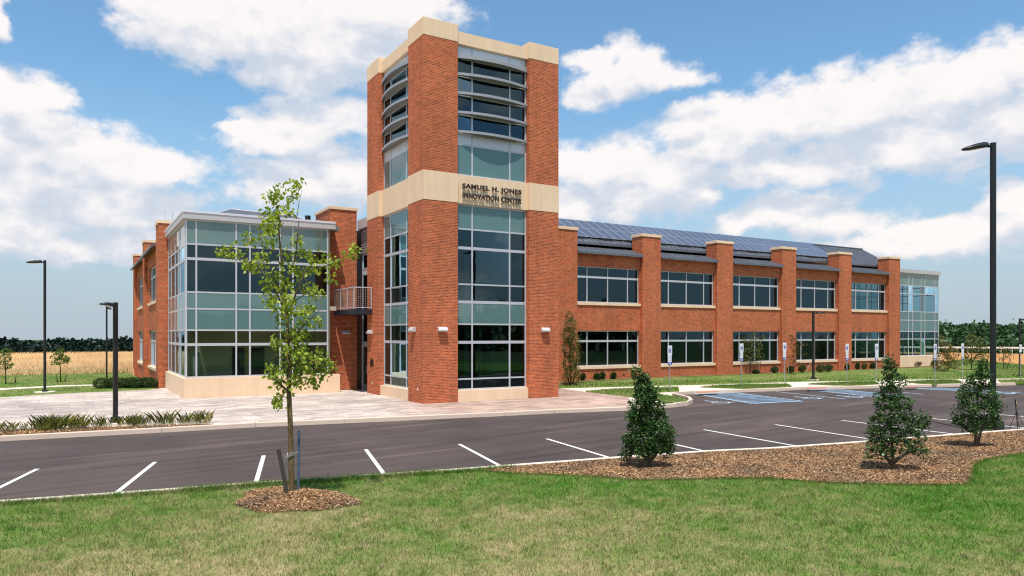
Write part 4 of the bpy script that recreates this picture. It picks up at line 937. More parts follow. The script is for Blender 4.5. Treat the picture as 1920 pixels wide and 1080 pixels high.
# small shrubs along the foot of the wing
SH = [(1093, 713, 5.5, 7, 'boxwood', 'small round shrub nearest the columnar tree, under the first ground-floor window'), (1119, 711.5, 7, 6, 'boxwood', 'round shrub left in the touching pair under the first ground-floor window'), (1129, 711, 7, 7, 'boxwood', 'round shrub right in the touching pair under the first ground-floor window'), (1150.5, 710.5, 6, 6.5, 'boxwood', 'single round shrub right of the touching pair under the first window'),
      (1167, 709, 5.5, 6, 'boxwood', 'small oval shrub under the right end of the first ground-floor window'), (1190, 706, 7, 7, 'boxwood', 'round shrub at the foot of the brick pier behind the leftmost holly'), (1234, 703, 5, 9, 'olive', 'thin leggy shrub at the right edge of the second brick pier'), (1270, 702, 8, 10, 'reddish', 'open twiggy shrub right of the leftmost sign, under the second window'),
      (1294, 702, 7.5, 11, 'olive', 'taller twiggy shrub under the middle of the second ground-floor window'), (1313, 702.5, 6, 8, 'boxwood', 'dark upright shrub left in the pair under the right end of the second window'), (1328, 702, 6.5, 8, 'olive', 'lighter upright shrub right in the pair under the right end of the second window'), (1352, 701, 5, 8, 'tuft', 'pale yellow-green shrub against the third brick pier'),
      (1417, 700.5, 8, 4, 'boxwood', 'flat low shrub under the third window, right of the stakes'), (1452, 699.5, 9, 7, 'boxwood', 'broad round shrub left of the fourth brick pier'), (1482, 699, 8, 7, 'boxwood', 'round shrub below the reddish sapling'), (1504, 698, 9, 7.5, 'boxwood', 'broad round shrub left of the leaning stake and wing lamp post'), (1538, 697.5, 10, 8, 'boxwood', 'broad shrub just right of the wing lamp post'), (1554, 697, 9, 7.5, 'boxwood', 'second broad shrub right of the wing lamp post'),
      (1588, 694.5, 5, 7, 'boxwood', 'narrow shrub behind the fourth sign, left of the fifth window'), (1608, 693, 5, 7, 'boxwood', 'narrow dark shrub under the left part of the fifth window'), (1621, 692.5, 5.5, 6.5, 'olive', 'pale narrow shrub under the middle of the fifth window'), (1637, 691.5, 6, 6, 'boxwood', 'dark round shrub left of the fifth sign post'), (1655, 690, 7, 7, 'boxwood', 'round shrub left of the middle holly top, by the last brick pier'),
      (1697, 686.5, 7, 9, 'olive', 'loose leafy shrub against the left end of the far stone base'), (1717, 687, 13, 5, 'reddish', 'long low dark shrub before the far stone base'), (1730, 680, 8, 9, 'olive', 'taller loose shrub behind the low one at the far stone base'), (1751, 686, 7, 6, 'boxwood', 'round dark shrub at the right end of the far stone base')]
for u, v, ru, rv, m, lb in SH:
    plant('shrub', (u, v), [(u, v - rv * 0.95, ru * .85, rv * .9, 1), (u + ru * .3, v - rv * 1.2, ru * .55, rv * .5, .4), (u - ru * .35, v - rv * .8, ru * .5, rv * .5, .35)], 0.075, m, lb, 'shrub', [[(u, v + 1), (u + .3, v - rv * 1.2)], [(u, v + 1), (u - ru * .4, v - rv * 1.1)], [(u, v + 1), (u + ru * .4, v - rv * 1.1)]], 'shrubs along the foot of the wing', z0=0.12, n_per=620, stem_r=0.012, trunk='stem', crown='foliage')
# ornamental grass clumps in the kerb bed
def grass_clump(u, v, h, n, label, spread=0.27):
    n = int(n * 0.45)
    x, y = at(u, v, 0.02)
    t = empty('grass_clump', (x, y, 0.02), label, 'grass clump', 'ornamental grasses in the kerb bed')
    a = RNG.uniform(0, 2 * math.pi, n); lean = RNG.uniform(0.02, 0.6, n); hh = h * 0.8 * RNG.uniform(0.25, 1.15, n); r0 = spread * np.sqrt(RNG.uniform(0, 1, n)); b = RNG.uniform(0, 2 * math.pi, n)
    root = np.stack([x + r0 * np.cos(b), y + r0 * np.sin(b), np.full(n, 0.02)], 1)
    dr = np.stack([np.cos(a) * lean, np.sin(a) * lean, np.ones(n)], 1)
    sd = unit(np.stack([-np.sin(a), np.cos(a), np.zeros(n)], 1)) * 0.0022
    mid = root + dr * (hh * 0.55)[:, None]; tip = root + dr * np.array([1.5, 1.5, 0.92]) * hh[:, None]
    q = np.stack([root - sd, root + sd, mid + sd * .8, tip, mid - sd * .8], 1)
    mesh_np('blades', q.reshape(-1, 3), n, 5, M['tuft'], t)
for u, v, h, n, lb in [(14, 808, .45, 130, 'ornamental grass clump at the left edge of the photo in the kerb bed'), (40, 806.5, .3, 80, 'small sparse grass clump second from the left in the kerb bed'), (58, 805, .42, 110, 'thin grass clump left of the densest clump in the kerb bed'), (84, 806, .62, 420, 'dense bushy grass clump, left part of the big double clump in the kerb bed'), (104, 805, .62, 420, 'dense bushy grass clump, right part of the big double clump in the kerb bed'),
                       (145, 803, .58, 260, 'tall grass clump midway between the big double clump and the lamp post'), (171, 801, .4, 110, 'small grass clump left of the short lamp post'), (192, 800, .5, 170, 'grass clump touching the left side of the lamp post footing'), (237, 797, .5, 190, 'grass clump just right of the lamp post footing'), (258, 797.5, .52, 380, 'dense grass clump beside the blue mat on the pavers'), (291, 795.5, .32, 90, 'low thin grass clump left of the tall pair near the bed end'),
                       (310, 795, .62, 240, 'tall grass clump, first of the tall ones near the right bed end'), (333, 795, .4, 110, 'small grass clump between tall ones near the right bed end'), (354, 793.5, .55, 190, 'upright grass clump second from the right bed end'), (380, 793, .6, 200, 'upright grass clump at the right end of the kerb bed')]:
    grass_clump(u, v, h, n, lb)
tag(MB().prism(poly([(266, 785.5), (279, 784.2), (278, 787.5), (268, 788)]), 0.003, 0.02).build('floor_cover', M['signblue']), 'small blue cover lying flat on the pavers behind the grass bed', 'cover')

# --- far woods: crowns made of leaf clumps, read as one mass
def woods(name, rows, m, size, leafn):
    blobs = []
    for az0, az1, d0, d1, top0, top1, n, rw in rows:
        for k in range(n):
            az = R(az0 + (az1 - az0) * (k + random.random()) / n); d = random.uniform(d0, d1)
            x, y = CAMXY[0] + d * math.sin(az), CAMXY[1] + d * math.cos(az); w = random.uniform(rw * .7, rw * 1.3)
            zt = random.uniform(top0, top1); h = random.uniform(5, 8); zb = hterr(d)
            blobs.append((x, y, zt - h * .55, w, w, h * .55, leafn))
            blobs.append((x + random.uniform(-2, 2), y + random.uniform(-2, 2), (zt - h + zb) * .5 + 2, w * 1.15, w * 1.15, max(3, (zt - h - zb) * .6 + 3), leafn))
    P, O = blob_pts(blobs, 0.75)
    o = leaves(name, P, size, M[m], None, droop=0.0, width=0.9, outward=O)
    return tag(o, kind='stuff')
woods('woods', [(-14, 8, 330, 380, -3.2, 1.9, 90, 7.0), (-14, 8, 300, 320, -4.5, -1.0, 80, 6.0)], 'woods2', 1.5, 480)
woods('woods', [(55, 80, 360, 420, 4.8, 8.6, 80, 8.5), (55, 80, 300, 340, 2.5, 5.8, 70, 7.5), (55, 80, 245, 275, -1.5, 1.5, 60, 6.0)], 'woods', 1.35, 560)
woods('woods', [(120, 300, 110, 150, 4, 11, 90, 7.0)], 'woods', 2.2, 140)
# --- field of ripe grain
def stalks(name, az0, az1, d0, d1, n, m, h, w):
    az = R(1) * RNG.uniform(az0, az1, n); d = d0 + (d1 - d0) * RNG.uniform(0, 1, n) ** 1.6
    x = CAMXY[0] + d * np.sin(az); y = CAMXY[1] + d * np.cos(az)
    z = np.array([hterr(q) for q in d])
    hh = h * RNG.uniform(0.7, 1.15, n); a = RNG.uniform(0, math.pi, n); sd = np.stack([np.cos(a), np.sin(a), np.zeros(n)], 1) * w
    root = np.stack([x, y, z], 1); tip = root + np.stack([RNG.normal(0, .18, n), RNG.normal(0, .18, n), hh], 1)
    q = np.stack([root - sd, root + sd, tip], 1)
    return tag(mesh_np(name, q.reshape(-1, 3), n, 3, M[m]), kind='stuff')
stalks('grain', -14, 5, 66, 180, 70000, 'wheat', 0.75, 0.05)
# --- blades on the near lawn, inside the view and a step to each side
def inside(pt, pg):
    x, y = pt[:, 0], pt[:, 1]; r_ = np.zeros(len(pt), bool); n = len(pg); j = n - 1
    for i in range(n):
        xi, yi = pg[i]; xj, yj = pg[j]
        c = ((yi > y) != (yj > y)) & (x < (xj - xi) * (y - yi) / (yj - yi + 1e-12) + xi); r_ ^= c; j = i
    return r_
def turf(name, pg, holes, n, m, h, w, dmin=None, dmax=None, z=0.0):
    pg = np.array(pg); lo, hi = pg.min(0), pg.max(0)
    if dmin is not None:
        d = np.sqrt(RNG.uniform(dmin ** 2, dmax ** 2, n)); t = RNG.uniform(-1.15, 1.15, n)
        p = CAMXY + d[:, None] * FW + (d * t)[:, None] * RT
    else: p = lo + RNG.uniform(0, 1, (n, 2)) * (hi - lo)
    k = inside(p, pg)
    for q in holes: k &= ~inside(p, np.array(q))
    p = p[k]; n = len(p)
    hh = h * RNG.uniform(0.5, 1.2, n); a = RNG.uniform(0, math.pi, n); sd = np.stack([np.cos(a), np.sin(a), np.zeros(n)], 1) * w * RNG.uniform(.6, 1.2, (n, 1))
    root = np.stack([p[:, 0], p[:, 1], np.full(n, z - 0.005)], 1)
    ln = RNG.normal(0, 0.45, (n, 2)) * hh[:, None]
    tip = root + np.stack([ln[:, 0], ln[:, 1], hh], 1)
    q = np.stack([root - sd, root + sd, tip], 1)
    return tag(mesh_np(name, q.reshape(-1, 3), n, 3, M[m]), kind='stuff')
turf('grass', LAWN, [BED, ring], 600000, 'blade', 0.058, 0.0062, 8.0, 24.0)
# coarser tufts standing out of the turf
def tufts(name, pg, holes, n, per, m, h, w):
    d = np.sqrt(RNG.uniform(8.0 ** 2, 21.0 ** 2, n)); t = RNG.uniform(-1.15, 1.15, n)
    c = CAMXY + d[:, None] * FW + (d * t)[:, None] * RT
    p = np.repeat(c, per, axis=0) + RNG.normal(0, 0.045, (n * per, 2))
    k = inside(p, np.array(pg))
    for q in holes: k &= ~inside(p, np.array(q))
    p = p[k]; n = len(p)
    hh = h * RNG.uniform(0.5, 1.25, n); a = RNG.uniform(0, math.pi, n); sd = np.stack([np.cos(a), np.sin(a), np.zeros(n)], 1) * w
    root = np.stack([p[:, 0], p[:, 1], np.full(n, 0.0)], 1); ln = RNG.normal(0, 0.5, (n, 2)) * hh[:, None]
    tip = root + np.stack([ln[:, 0], ln[:, 1], hh], 1)
    return tag(mesh_np(name, np.stack([root - sd, root + sd, tip], 1).reshape(-1, 3), n, 3, M[m]), kind='stuff')
tufts('grass', LAWN, [BED, ring], 12500, 9, 'blade', 0.08, 0.006)
# shaggier fringe along the kerb and round the beds
def fringe(line, n, jitter, h, m, w=0.006, z=0.0):
    P = []
    seg = [np.linalg.norm(np.array(line[i + 1]) - np.array(line[i])) for i in range(len(line) - 1)]; tot = sum(seg)
    for i, sl in enumerate(seg):
        k = int(n * sl / tot); t = RNG.uniform(0, 1, (k, 1)); P.append(np.array(line[i]) * (1 - t) + np.array(line[i + 1]) * t)
    p = np.concatenate(P); p = p + RNG.normal(0, jitter, p.shape); n = len(p)
    hh = h * RNG.uniform(0.5, 1.2, n); a = RNG.uniform(0, math.pi, n); sd = np.stack([np.cos(a), np.sin(a), np.zeros(n)], 1) * w
    root = np.stack([p[:, 0], p[:, 1], np.full(n, z)], 1); ln = RNG.normal(0, 0.4, (n, 2)) * hh[:, None]; tip = root + np.stack([ln[:, 0], ln[:, 1], hh], 1)
    return tag(mesh_np('grass', np.stack([root - sd, root + sd, tip], 1).reshape(-1, 3), n, 3, M[m]), kind='stuff')
fringe(off(NL, -0.24)[0:8], 7000, 0.06, 0.075, 'blade')
fringe(off(NL, -0.24)[3:7], 3500, 0.07, 0.12, 'blade', 0.007)
fringe(off(NL, -0.22)[1:8], 6000, 0.07, 0.095, 'blade', 0.007)
fringe(bed_near[::-1], 6000, 0.05, 0.065, 'blade')
for k, q in enumerate(ISL): turf('grass', poly(q), [], 9000 if k == 0 else 6000, 'blade2', 0.09, 0.018, z=0.035)
turf('grass', [(p[0], p[1]) for p in wl[:]], [], 110000, 'blade2', 0.11, 0.026, z=0.04)
turf('grass', LL, [pth + pth2], 90000, 'blade2', 0.07, 0.02, z=-0.012)
# bark chips scattered on the mulch
def chips(pg, n, z, hump=None, dlim=None, size=0.045):
    pg_ = np.array(pg); lo, hi = pg_.min(0), pg_.max(0); p = lo + RNG.uniform(0, 1, (n, 2)) * (hi - lo); p = p[inside(p, pg_)]; n = len(p)
    zz = np.full(n, z) if hump is None else np.array([hump(*q) for q in p])
    c = np.stack([p[:, 0], p[:, 1], zz + RNG.uniform(0.0, 0.02, n)], 1)
    ax = unit(np.stack([RNG.normal(size=n), RNG.normal(size=n), RNG.normal(0, .3, n)], 1)); nr = unit(np.stack([RNG.normal(0, .45, n), RNG.normal(0, .45, n), np.ones(n)], 1)); sd = unit(np.cross(ax, nr))
    l_ = size * RNG.uniform(.5, 1.4, (n, 1)); w_ = l_ * RNG.uniform(.15, .4, (n, 1))
    q = np.stack([c - ax * l_ / 2 - sd * w_, c + ax * l_ / 2 - sd * w_, c + ax * l_ / 2 + sd * w_, c - ax * l_ / 2 + sd * w_], 1)
    return tag(mesh_np('mulch', q.reshape(-1, 3), n, 4, M['chips']), kind='stuff')
chips(BED, 300000, 0.024, size=0.030)
def hump(x, y):
    best = 1.0
    a = math.atan2(y - my_, x - mx_)
    r_ = math.hypot(x - mx_, y - my_)
    rr = min((abs(math.atan2(math.sin(math.atan2(p[1] - my_, p[0] - mx_) - a), math.cos(math.atan2(p[1] - my_, p[0] - mx_) - a))), math.hypot(p[0] - mx_, p[1] - my_)) for p in ring)[1]
    t = min(1.0, r_ / rr); return 0.01 + 0.155 * (1 - t ** 1.6)
chips(ring, 15000, 0, hump, size=0.030)
chips(bedL, 9000, 0.02)

# ================================================================== LAMPS, SIGNS, SMALL THINGS
def lamp(base, top_v, side, label, pole_r, head_len, z0=0.0, square=True, footing=0.35, head_dir=None, m='black', droop=0.14, thick=1.0, wide=1.0, base_w=1.9, base_h=0.12):
    """square pole on a base plate with one flat cobra head; head_dir = world XY direction of the arm"""
    x, y = at(base[0], base[1], z0); d = dist(x, y); h = (base[1] - top_v) / FPX * d
    t = empty('street_lamp', (x, y, z0), label, 'street lamp', 'dark lamp posts round the building')
    MB().tube([(x, y, z0 + base_h), (x, y, z0 + h)], pole_r, 14).build('pole', M[m], t, smooth=False)
    MB().box(x - pole_r * base_w, x + pole_r * base_w, y - pole_r * base_w, y + pole_r * base_w, z0 + 0.03, z0 + base_h + 0.02).build('base_plate', M[m], t, bevel=0.02)
    if footing: MB().tube([(x, y, z0 - 0.3), (x, y, z0 + 0.035)], footing, 20).build('footing', M['walk'], t)
    D = np.array(head_dir if head_dir is not None else RT * side); D = D / np.linalg.norm(D); Nn = np.array([-D[1], D[0]])
    hz = z0 + h - 0.10; L0 = pole_r * 0.9
    arm = MB(); arm.tube([(x, y, hz), (x + D[0] * (L0 + .22), y + D[1] * (L0 + .22), hz - 0.01)], 0.045, 8); arm.build('arm', M[m], t)
    hd = MB(); rows = [(0.0, .06, .07, .02), (.15, .13, .085, .03), (.45, .19, .075, .035), (.75, .17, .05, .03), (.93, .09, .03, .02), (1.0, .03, .01, .01)]
    v = []; n = 8
    for tt, w, up, dn in rows:
        c = np.array([x, y]) + D * (L0 + 0.12 + tt * head_len); sc = head_len / 0.8
        for q in range(n):
            a = 2 * math.pi * q / n; ww = math.cos(a) * w * sc * wide; zz = math.sin(a) * (up if math.sin(a) > 0 else dn) * sc * thick
            v.append((c[0] + Nn[0] * ww, c[1] + Nn[1] * ww, hz + zz - tt * head_len * droop))
    f = [(i * n + q, i * n + (q + 1) % n, (i + 1) * n + (q + 1) % n, (i + 1) * n + q) for i in range(len(rows) - 1) for q in range(n)] + [tuple(range(n)), tuple(range((len(rows) - 1) * n, len(rows) * n))]
    hd.add(v, f); ho = hd.build('lamp_head', M[m], t, smooth=True)
    sc_ = head_len / .8; c = np.array([x, y]) + D * (L0 + 0.12 + head_len * .52); e = head_len * .26; wz = 0.11 * head_len / .8; zc = hz - head_len * .52 * droop - 0.032 * sc_ * thick
    pts = [c + D * e * math.cos(a) + Nn * wz * math.sin(a) for a in [2 * math.pi * q / 14 for q in range(14)]]
    dz = lambda p: -((p - c) @ D) * droop
    MB().add([(p[0], p[1], zc + dz(p)) for p in pts] + [(p[0], p[1], zc + 0.03 + dz(p)) for p in pts], [tuple(range(14))] + [(k, (k + 1) % 14, 14 + (k + 1) % 14, 14 + k) for k in range(14)]).build('lens', M['lens'], ho)
    return t
lamp((1862, 806), 268, -1, 'tall thick dark lamp post at the right edge of the mulch bed', 0.088, 0.90, 0.0, footing=0, base_h=0.25, head_dir=-RT * 1.0 - FW * .15, thick=1.5, droop=0.17, base_w=2.6)
lamp((216.5, 794), 567, -1, 'short dark lamp post standing in the grass bed by the plaza kerb', 0.080, 0.50, 0.02, footing=0.36, head_dir=-RT * .16 - FW * .99, m='bronze', base_h=0.2, droop=-0.04, thick=1.7, wide=1.7)
lamp((84, 735.5), 488, -1, 'tall thin lamp post beyond the plaza with its head pointing left', 0.065, 0.80, 0.0, footing=0.5, head_dir=-RT, thick=1.5, droop=0.03)
lamp((200, 719), 574, -1, 'far slim pole seen just left of the short lamp post', 0.05, 0.6, -0.01, footing=0, head_dir=FW - RT * .2, m='black')
lamp((1525, 712), 584, 1, 'dark lamp post in front of the brick wing between windows', 0.085, 0.62, 0.05, footing=0.35, head_dir=RT, m='bronze', thick=1.5, droop=0.0)
lamp((1912, 706), 597, 1, 'far thin lamp post at the right edge of the photo', 0.06, 0.9, 0.0, footing=0.3, head_dir=RT)
def sign(u, v, top, label, blue=True):
    x, y = at(u, v, 0.03); d = dist(x, y); h = (v - top) / FPX * d
    t = empty('parking_sign', (x, y, 0.03), label, 'sign', 'parking signs along the wing pavement')
    MB().box(x - 0.025, x + 0.025, y - 0.012, y + 0.012, -0.1, 0.03 + h - 0.02).build('post', M['steel'], t)
    zt = 0.03 + h; yy = y - 0.016
    if not blue:
        pl = MB().box(x - .16, x + .16, yy - .006, yy, zt - .50, zt).build('plate', M['signwhite'], t, bevel=.002)
        mb = MB()
        for k in range(4): mb.box(x - .11, x + .11, yy - .0085, yy - .006, zt - .13 - k * .09, zt - .10 - k * .09)
        mb.build('print', M['signgrey'], pl); return
    pl = MB().box(x - .155, x + .155, yy - .006, yy, zt - .48, zt).build('plate', M['signwhite'], t)
    pr = MB()
    for k in range(2): pr.box(x - .11, x + .11, yy - .0085, yy - .006, zt - .10 - k * .06, zt - .075 - k * .06)
    pr.build('print', M['signgrey'], pl)
    sq = MB().box(x - .095, x + .095, yy - .009, yy - .0062, zt - .38, zt - .19).build('symbol_panel', M['signblue'], pl)
    wheelchair(0, 0, 1, 1, lambda a, b: (x + (a - .5) * .17, yy - .0125, zt - .375 + b * .18)).build('symbol', M['signwhite'], pl)
    p2 = MB().box(x - .125, x + .125, yy - .006, yy, zt - .86, zt - .49).build('plate', M['signwhite'], t)
    pr = MB()
    for k in range(4): pr.box(x - .09, x + .09, yy - .0085, yy - .006, zt - .57 - k * .075, zt - .545 - k * .075)
    pr.build('print', M['signgrey'], p2)
    oval = [(x + .155 * math.cos(a) * (abs(math.cos(a)) ** -.35 if abs(math.cos(a)) > .05 else 1), zt - .95 + .085 * math.sin(a) * (abs(math.sin(a)) ** -.35 if abs(math.sin(a)) > .05 else 1)) for a in [2 * math.pi * k / 20 + .01 for k in range(20)]]
    mb = MB().add([(px, yy - .007, pz) for px, pz in oval] + [(px, yy - .001, pz) for px, pz in oval], [tuple(range(20)), tuple(range(20, 40))[::-1]] + [(k, (k + 1) % 20, 20 + (k + 1) % 20, 20 + k) for k in range(20)])
    bo = mb.build('blue_plate', M['signblue'], t)
    MB().box(x - .09, x + .09, yy - .0095, yy - .0072, zt - .935, zt - .905).box(x - .09, x + .09, yy - .0095, yy - .0072, zt - .99, zt - .96).build('print', M['signwhite'], bo)
for u, v, tp_, lb, bl in [(1255.5, 733, 648, 'accessible parking sign in the grass island nearest the tower', True), (1390, 724, 644, 'accessible parking sign in front of the third brick pier and olive sapling', True), (1470.7, 721.5, 642.5, 'accessible parking sign left of the reddish sapling and fourth pier', True), (1588, 720, 644.5, 'accessible parking sign at the fifth brick pier, left of the fifth window', True), (1643, 718, 644.5, 'accessible parking sign before the right part of the fifth window', True), (1753, 718, 645, 'accessible parking sign before the corner of the far glass pavilion', True), (1804.5, 714, 644, 'accessible parking sign over the ploughed field, left of the tall lamp post', True), (1913, 713.5, 646, 'plain white parking sign without blue plate at the right edge', False)]:
    sign(u, v, tp_, lb, bl)
# tripod stand by the kerb
b0, s, F = local((1893, 806), 0.0)
tp3 = empty('tripod', b0, 'thin black tripod stand with an orange band beside the mulch bed', 'tripod')
MB().tube([F(1908, 804, .0), F(1904.5, 760)], .014, 7).tube([F(1905, 762), F(1903.5, 749)], .022, 8).build('mast', M['black'], tp3)
MB().tube([F(1905.3, 757.5), F(1905, 753)], .024, 8).build('band', M['orange'], tp3)
for a, b in (((1906, 771), (1883, 816)), ((1906, 771), (1922, 797)), ((1906, 771), (1908, 804))):
    MB().tube([F(*a), F(b[0], b[1], 0.1 if b[1] < 800 else -.1)], .010, 6).build('leg', M['black'], tp3)
# white rail fence across the far fields
fx = []
fn = empty('rail_fence', at(1800, 655, -0.6) + (-0.6,), 'long low white rail fence across the field before the far woods', 'fence')
p0, p1 = np.array(at(1640, 659, -0.7)), np.array(at(2100, 663, -0.7)); n = 22
post = MB()
for k in range(n + 1):
    q = p0 + (p1 - p0) * k / n; MB().box(q[0] - .04, q[0] + .04, q[1] - .04, q[1] + .04, -1.2, 0.3).build('post', M['rail'], fn)
rl = MB()
tt = (p1 - p0) / np.linalg.norm(p1 - p0); nn = np.array([-tt[1], tt[0]]) * .06
for z0, z1 in ((0.15, 0.5),): rl.prism([tuple(p0 - nn * 2.6), tuple(p1 - nn * 2.6), tuple(p1 - nn * 1.4), tuple(p0 - nn * 1.4)], z0, z1)
rl.build('rail', M['rail'], fn)
sheet('road', poly([(1760, 694.5), (1850, 690), (1930, 691.5), (2100, 694), (2100, 689), (1930, 687), (1850, 686.5), (1760, 690.5)], -0.05), -0.6, -0.02, M['walk'])

# ================================================================== SKY, SUN, CAMERA
SUN_V = Vector((-0.2255, -0.357, 1.0)).normalized()
elev = math.asin(SUN_V.z); azim = math.atan2(SUN_V.x, SUN_V.y)
w = bpy.data.worlds.new("World"); scene.world = w; w.use_nodes = True
nt = w.node_tree; nt.nodes.clear(); wo = nt.nodes.new('ShaderNodeOutputWorld')
sky = nt.nodes.new('ShaderNodeTexSky'); sky.sky_type = 'NISHITA'; sky.sun_disc = False; sky.sun_elevation = elev; sky.sun_rotation = azim
sky.air_density = 1.0; sky.dust_density = 0.3; sky.ozone_density = 4.0; sky.altitude = 0
# cumulus field over the horizon: a layer of lobes (azimuth, elevation, half width, half height in degrees) broken up by turbulence
LOBES = [(11.5, 22.0, 7.0, 2.6), (17.7, 20.9, 6.8, 2.8), (20.1, 23.5, 6.0, 2.1), (6.1, 21.6, 3.1, 1.7), (7.9, 20.4, 4.2, 1.5), (14.5, 18.9, 4.2, 1.5), (-3.0, 14.9, 2.6, 1.7), (-2.5, 12.6, 3.8, 2.0), (-0.1, 11.6, 4.3, 1.9), (4.4, 11.4, 3.0, 1.5), (-2.5, 10.0, 4.7, 2.0), (1.8, 9.0, 5.8, 1.8), (-3.3, 7.2, 4.0, 2.0), (-4.2, 19.3, 0.5, 1.2),
         (14.9, 15.4, 3.5, 1.9), (17.7, 16.2, 2.8, 1.5), (13.0, 14.1, 4.2, 1.0), (10.8, 14.7, 2.6, 0.5), (14.5, 11.2, 5.0, 1.7), (17.7, 11.9, 3.2, 2.4), (39.5, 19.4, 2.8, 2.0), (37.0, 18.4, 2.5, 1.3), (41.9, 19.2, 2.8, 1.1), (37.4, 20.6, 1.7, 0.8), (37.9, 13.0, 4.5, 1.8), (42.7, 11.6, 4.0, 2.0), (39.9, 10.5, 5.3, 1.8), (45.9, 10.5, 1.1, 0.6), (35.8, 9.8, 2.5, 1.6),
         (49.3, 15.4, 6.0, 2.0), (55.8, 15.8, 5.8, 2.4), (62.3, 16.2, 4.9, 2.5), (65.2, 17.0, 2.3, 1.4), (44.7, 16.5, 2.0, 0.8), (59.1, 12.9, 8.1, 1.9), (46.7, 14.1, 4.7, 1.9), (51.6, 11.9, 7.3, 1.2), (64.6, 13.5, 2.9, 2.0), (52.3, 9.4, 3.4, 1.0), (50.4, 8.5, 4.1, 1.0), (55.1, 7.9, 3.8, 1.0), (60.4, 7.2, 3.8, 0.9), (59.1, 6.2, 6.5, 0.8), (65.2, 8.5, 1.7, 1.2), (64.6, 6.8, 2.0, 1.3), (3.4, 6.2, 3.3, 1.1), (-1.3, 5.6, 4.5, 1.0),
         (-16, 14, 8, 4), (80, 15, 9, 4), (-30, 20, 9, 4), (100, 20, 10, 5)]
gt = bpy.data.node_groups.new('cloud_density', 'ShaderNodeTree')
gt.interface.new_socket('Direction', in_out='INPUT', socket_type='NodeSocketVector'); gt.interface.new_socket('Density', in_out='OUTPUT', socket_type='NodeSocketFloat')
gi = gt.nodes.new('NodeGroupInput'); go = gt.nodes.new('NodeGroupOutput')
sp = gt.nodes.new('ShaderNodeSeparateXYZ'); L(gt, gi.outputs[0], sp.inputs[0])
az = math_(gt, 'DEGREES', math_(gt, 'ARCTAN2', sp.outputs[0], sp.outputs[1])); el = math_(gt, 'DEGREES', math_(gt, 'ARCSINE', sp.outputs[2]))
cb = gt.nodes.new('ShaderNodeCombineXYZ'); L(gt, az, cb.inputs[0]); L(gt, el, cb.inputs[1])
# domain warp gives billowed edges
wn = gt.nodes.new('ShaderNodeTexNoise'); setin(wn, Scale=15.0, Detail=8.0, Roughness=0.58); L(gt, gi.outputs[0], wn.inputs['Vector'])
wv = gt.nodes.new('ShaderNodeVectorMath'); wv.operation = 'SUBTRACT'; L(gt, wn.outputs['Color'], wv.inputs[0]); wv.inputs[1].default_value = (0.5, 0.5, 0.5)
wa = gt.nodes.new('ShaderNodeVectorMath'); wa.operation = 'MULTIPLY_ADD'; L(gt, wv.outputs[0], wa.inputs[0]); wa.inputs[1].default_value = (4.6, 3.0, 0.0); L(gt, cb.outputs[0], wa.inputs[2])
cur = None
for a0, e0, ra, re in LOBES:
    n = gt.nodes.new('ShaderNodeVectorMath'); n.operation = 'MULTIPLY_ADD'; L(gt, wa.outputs[0], n.inputs[0]); n.inputs[1].default_value = (1 / ra, 1 / re, 0); n.inputs[2].default_value = (-a0 / ra, -e0 / re, 0)
    l_ = gt.nodes.new('ShaderNodeVectorMath'); l_.operation = 'LENGTH'; L(gt, n.outputs[0], l_.inputs[0])
    if cur is None: cur = l_.outputs['Value']
    else:
        s_ = gt.nodes.new('ShaderNodeMath'); s_.operation = 'SMOOTH_MIN'; L(gt, cur, s_.inputs[0]); L(gt, l_.outputs['Value'], s_.inputs[1]); s_.inputs[2].default_value = 0.35; cur = s_.outputs[0]
dens = math_(gt, 'SUBTRACT', 1.27, cur)
# scattered fair-weather cloud in the rest of the sky
gn = gt.nodes.new('ShaderNodeTexNoise'); setin(gn, Scale=2.6, Detail=6.0, Roughness=0.55); L(gt, vmul(gt, gi.outputs[0], (1, 1, 2.2)), gn.inputs['Vector'])
away = gt.nodes.new('ShaderNodeMapRange'); setin(away, From_Min=50.0, From_Max=75.0, To_Min=-3.0, To_Max=0.0); L(gt, math_(gt, 'ABSOLUTE', math_(gt, 'SUBTRACT', az, 30.8)), away.inputs[0])
gen = math_(gt, 'ADD', math_(gt, 'MULTIPLY', math_(gt, 'SUBTRACT', gn.outputs['Fac'], 0.56), 6.0), away.outputs[0])
high = gt.nodes.new('ShaderNodeMapRange'); setin(high, From_Min=27.0, From_Max=40.0, To_Min=0.0, To_Max=0.9); L(gt, el, high.inputs[0])
dens = math_(gt, 'MAXIMUM', dens, math_(gt, 'MINIMUM', math_(gt, 'ADD', gen, high.outputs[0]), 0.8))
fn_ = gt.nodes.new('ShaderNodeTexNoise'); setin(fn_, Scale=24.0, Detail=9.0, Roughness=0.57); L(gt, vmul(gt, gi.outputs[0], (1, 1, 1.6)), fn_.inputs['Vector'])
dens = math_(gt, 'ADD', dens, math_(gt, 'MULTIPLY', math_(gt, 'SUBTRACT', fn_.outputs['Fac'], 0.5), 1.9))
L(gt, dens, go.inputs[0])
tc = nt.nodes.new('ShaderNodeTexCoord')
d1 = nt.nodes.new('ShaderNodeGroup'); d1.node_tree = gt; L(nt, tc.outputs['Generated'], d1.inputs[0])
up = nt.nodes.new('ShaderNodeVectorMath'); up.operation = 'ADD'; L(nt, tc.outputs['Generated'], up.inputs[0]); up.inputs[1].default_value = (-0.010, -0.006, 0.040)
un = nt.nodes.new('ShaderNodeVectorMath'); un.operation = 'NORMALIZE'; L(nt, up.outputs[0], un.inputs[0])
d2 = nt.nodes.new('ShaderNodeGroup'); d2.node_tree = gt; L(nt, un.outputs[0], d2.inputs[0])
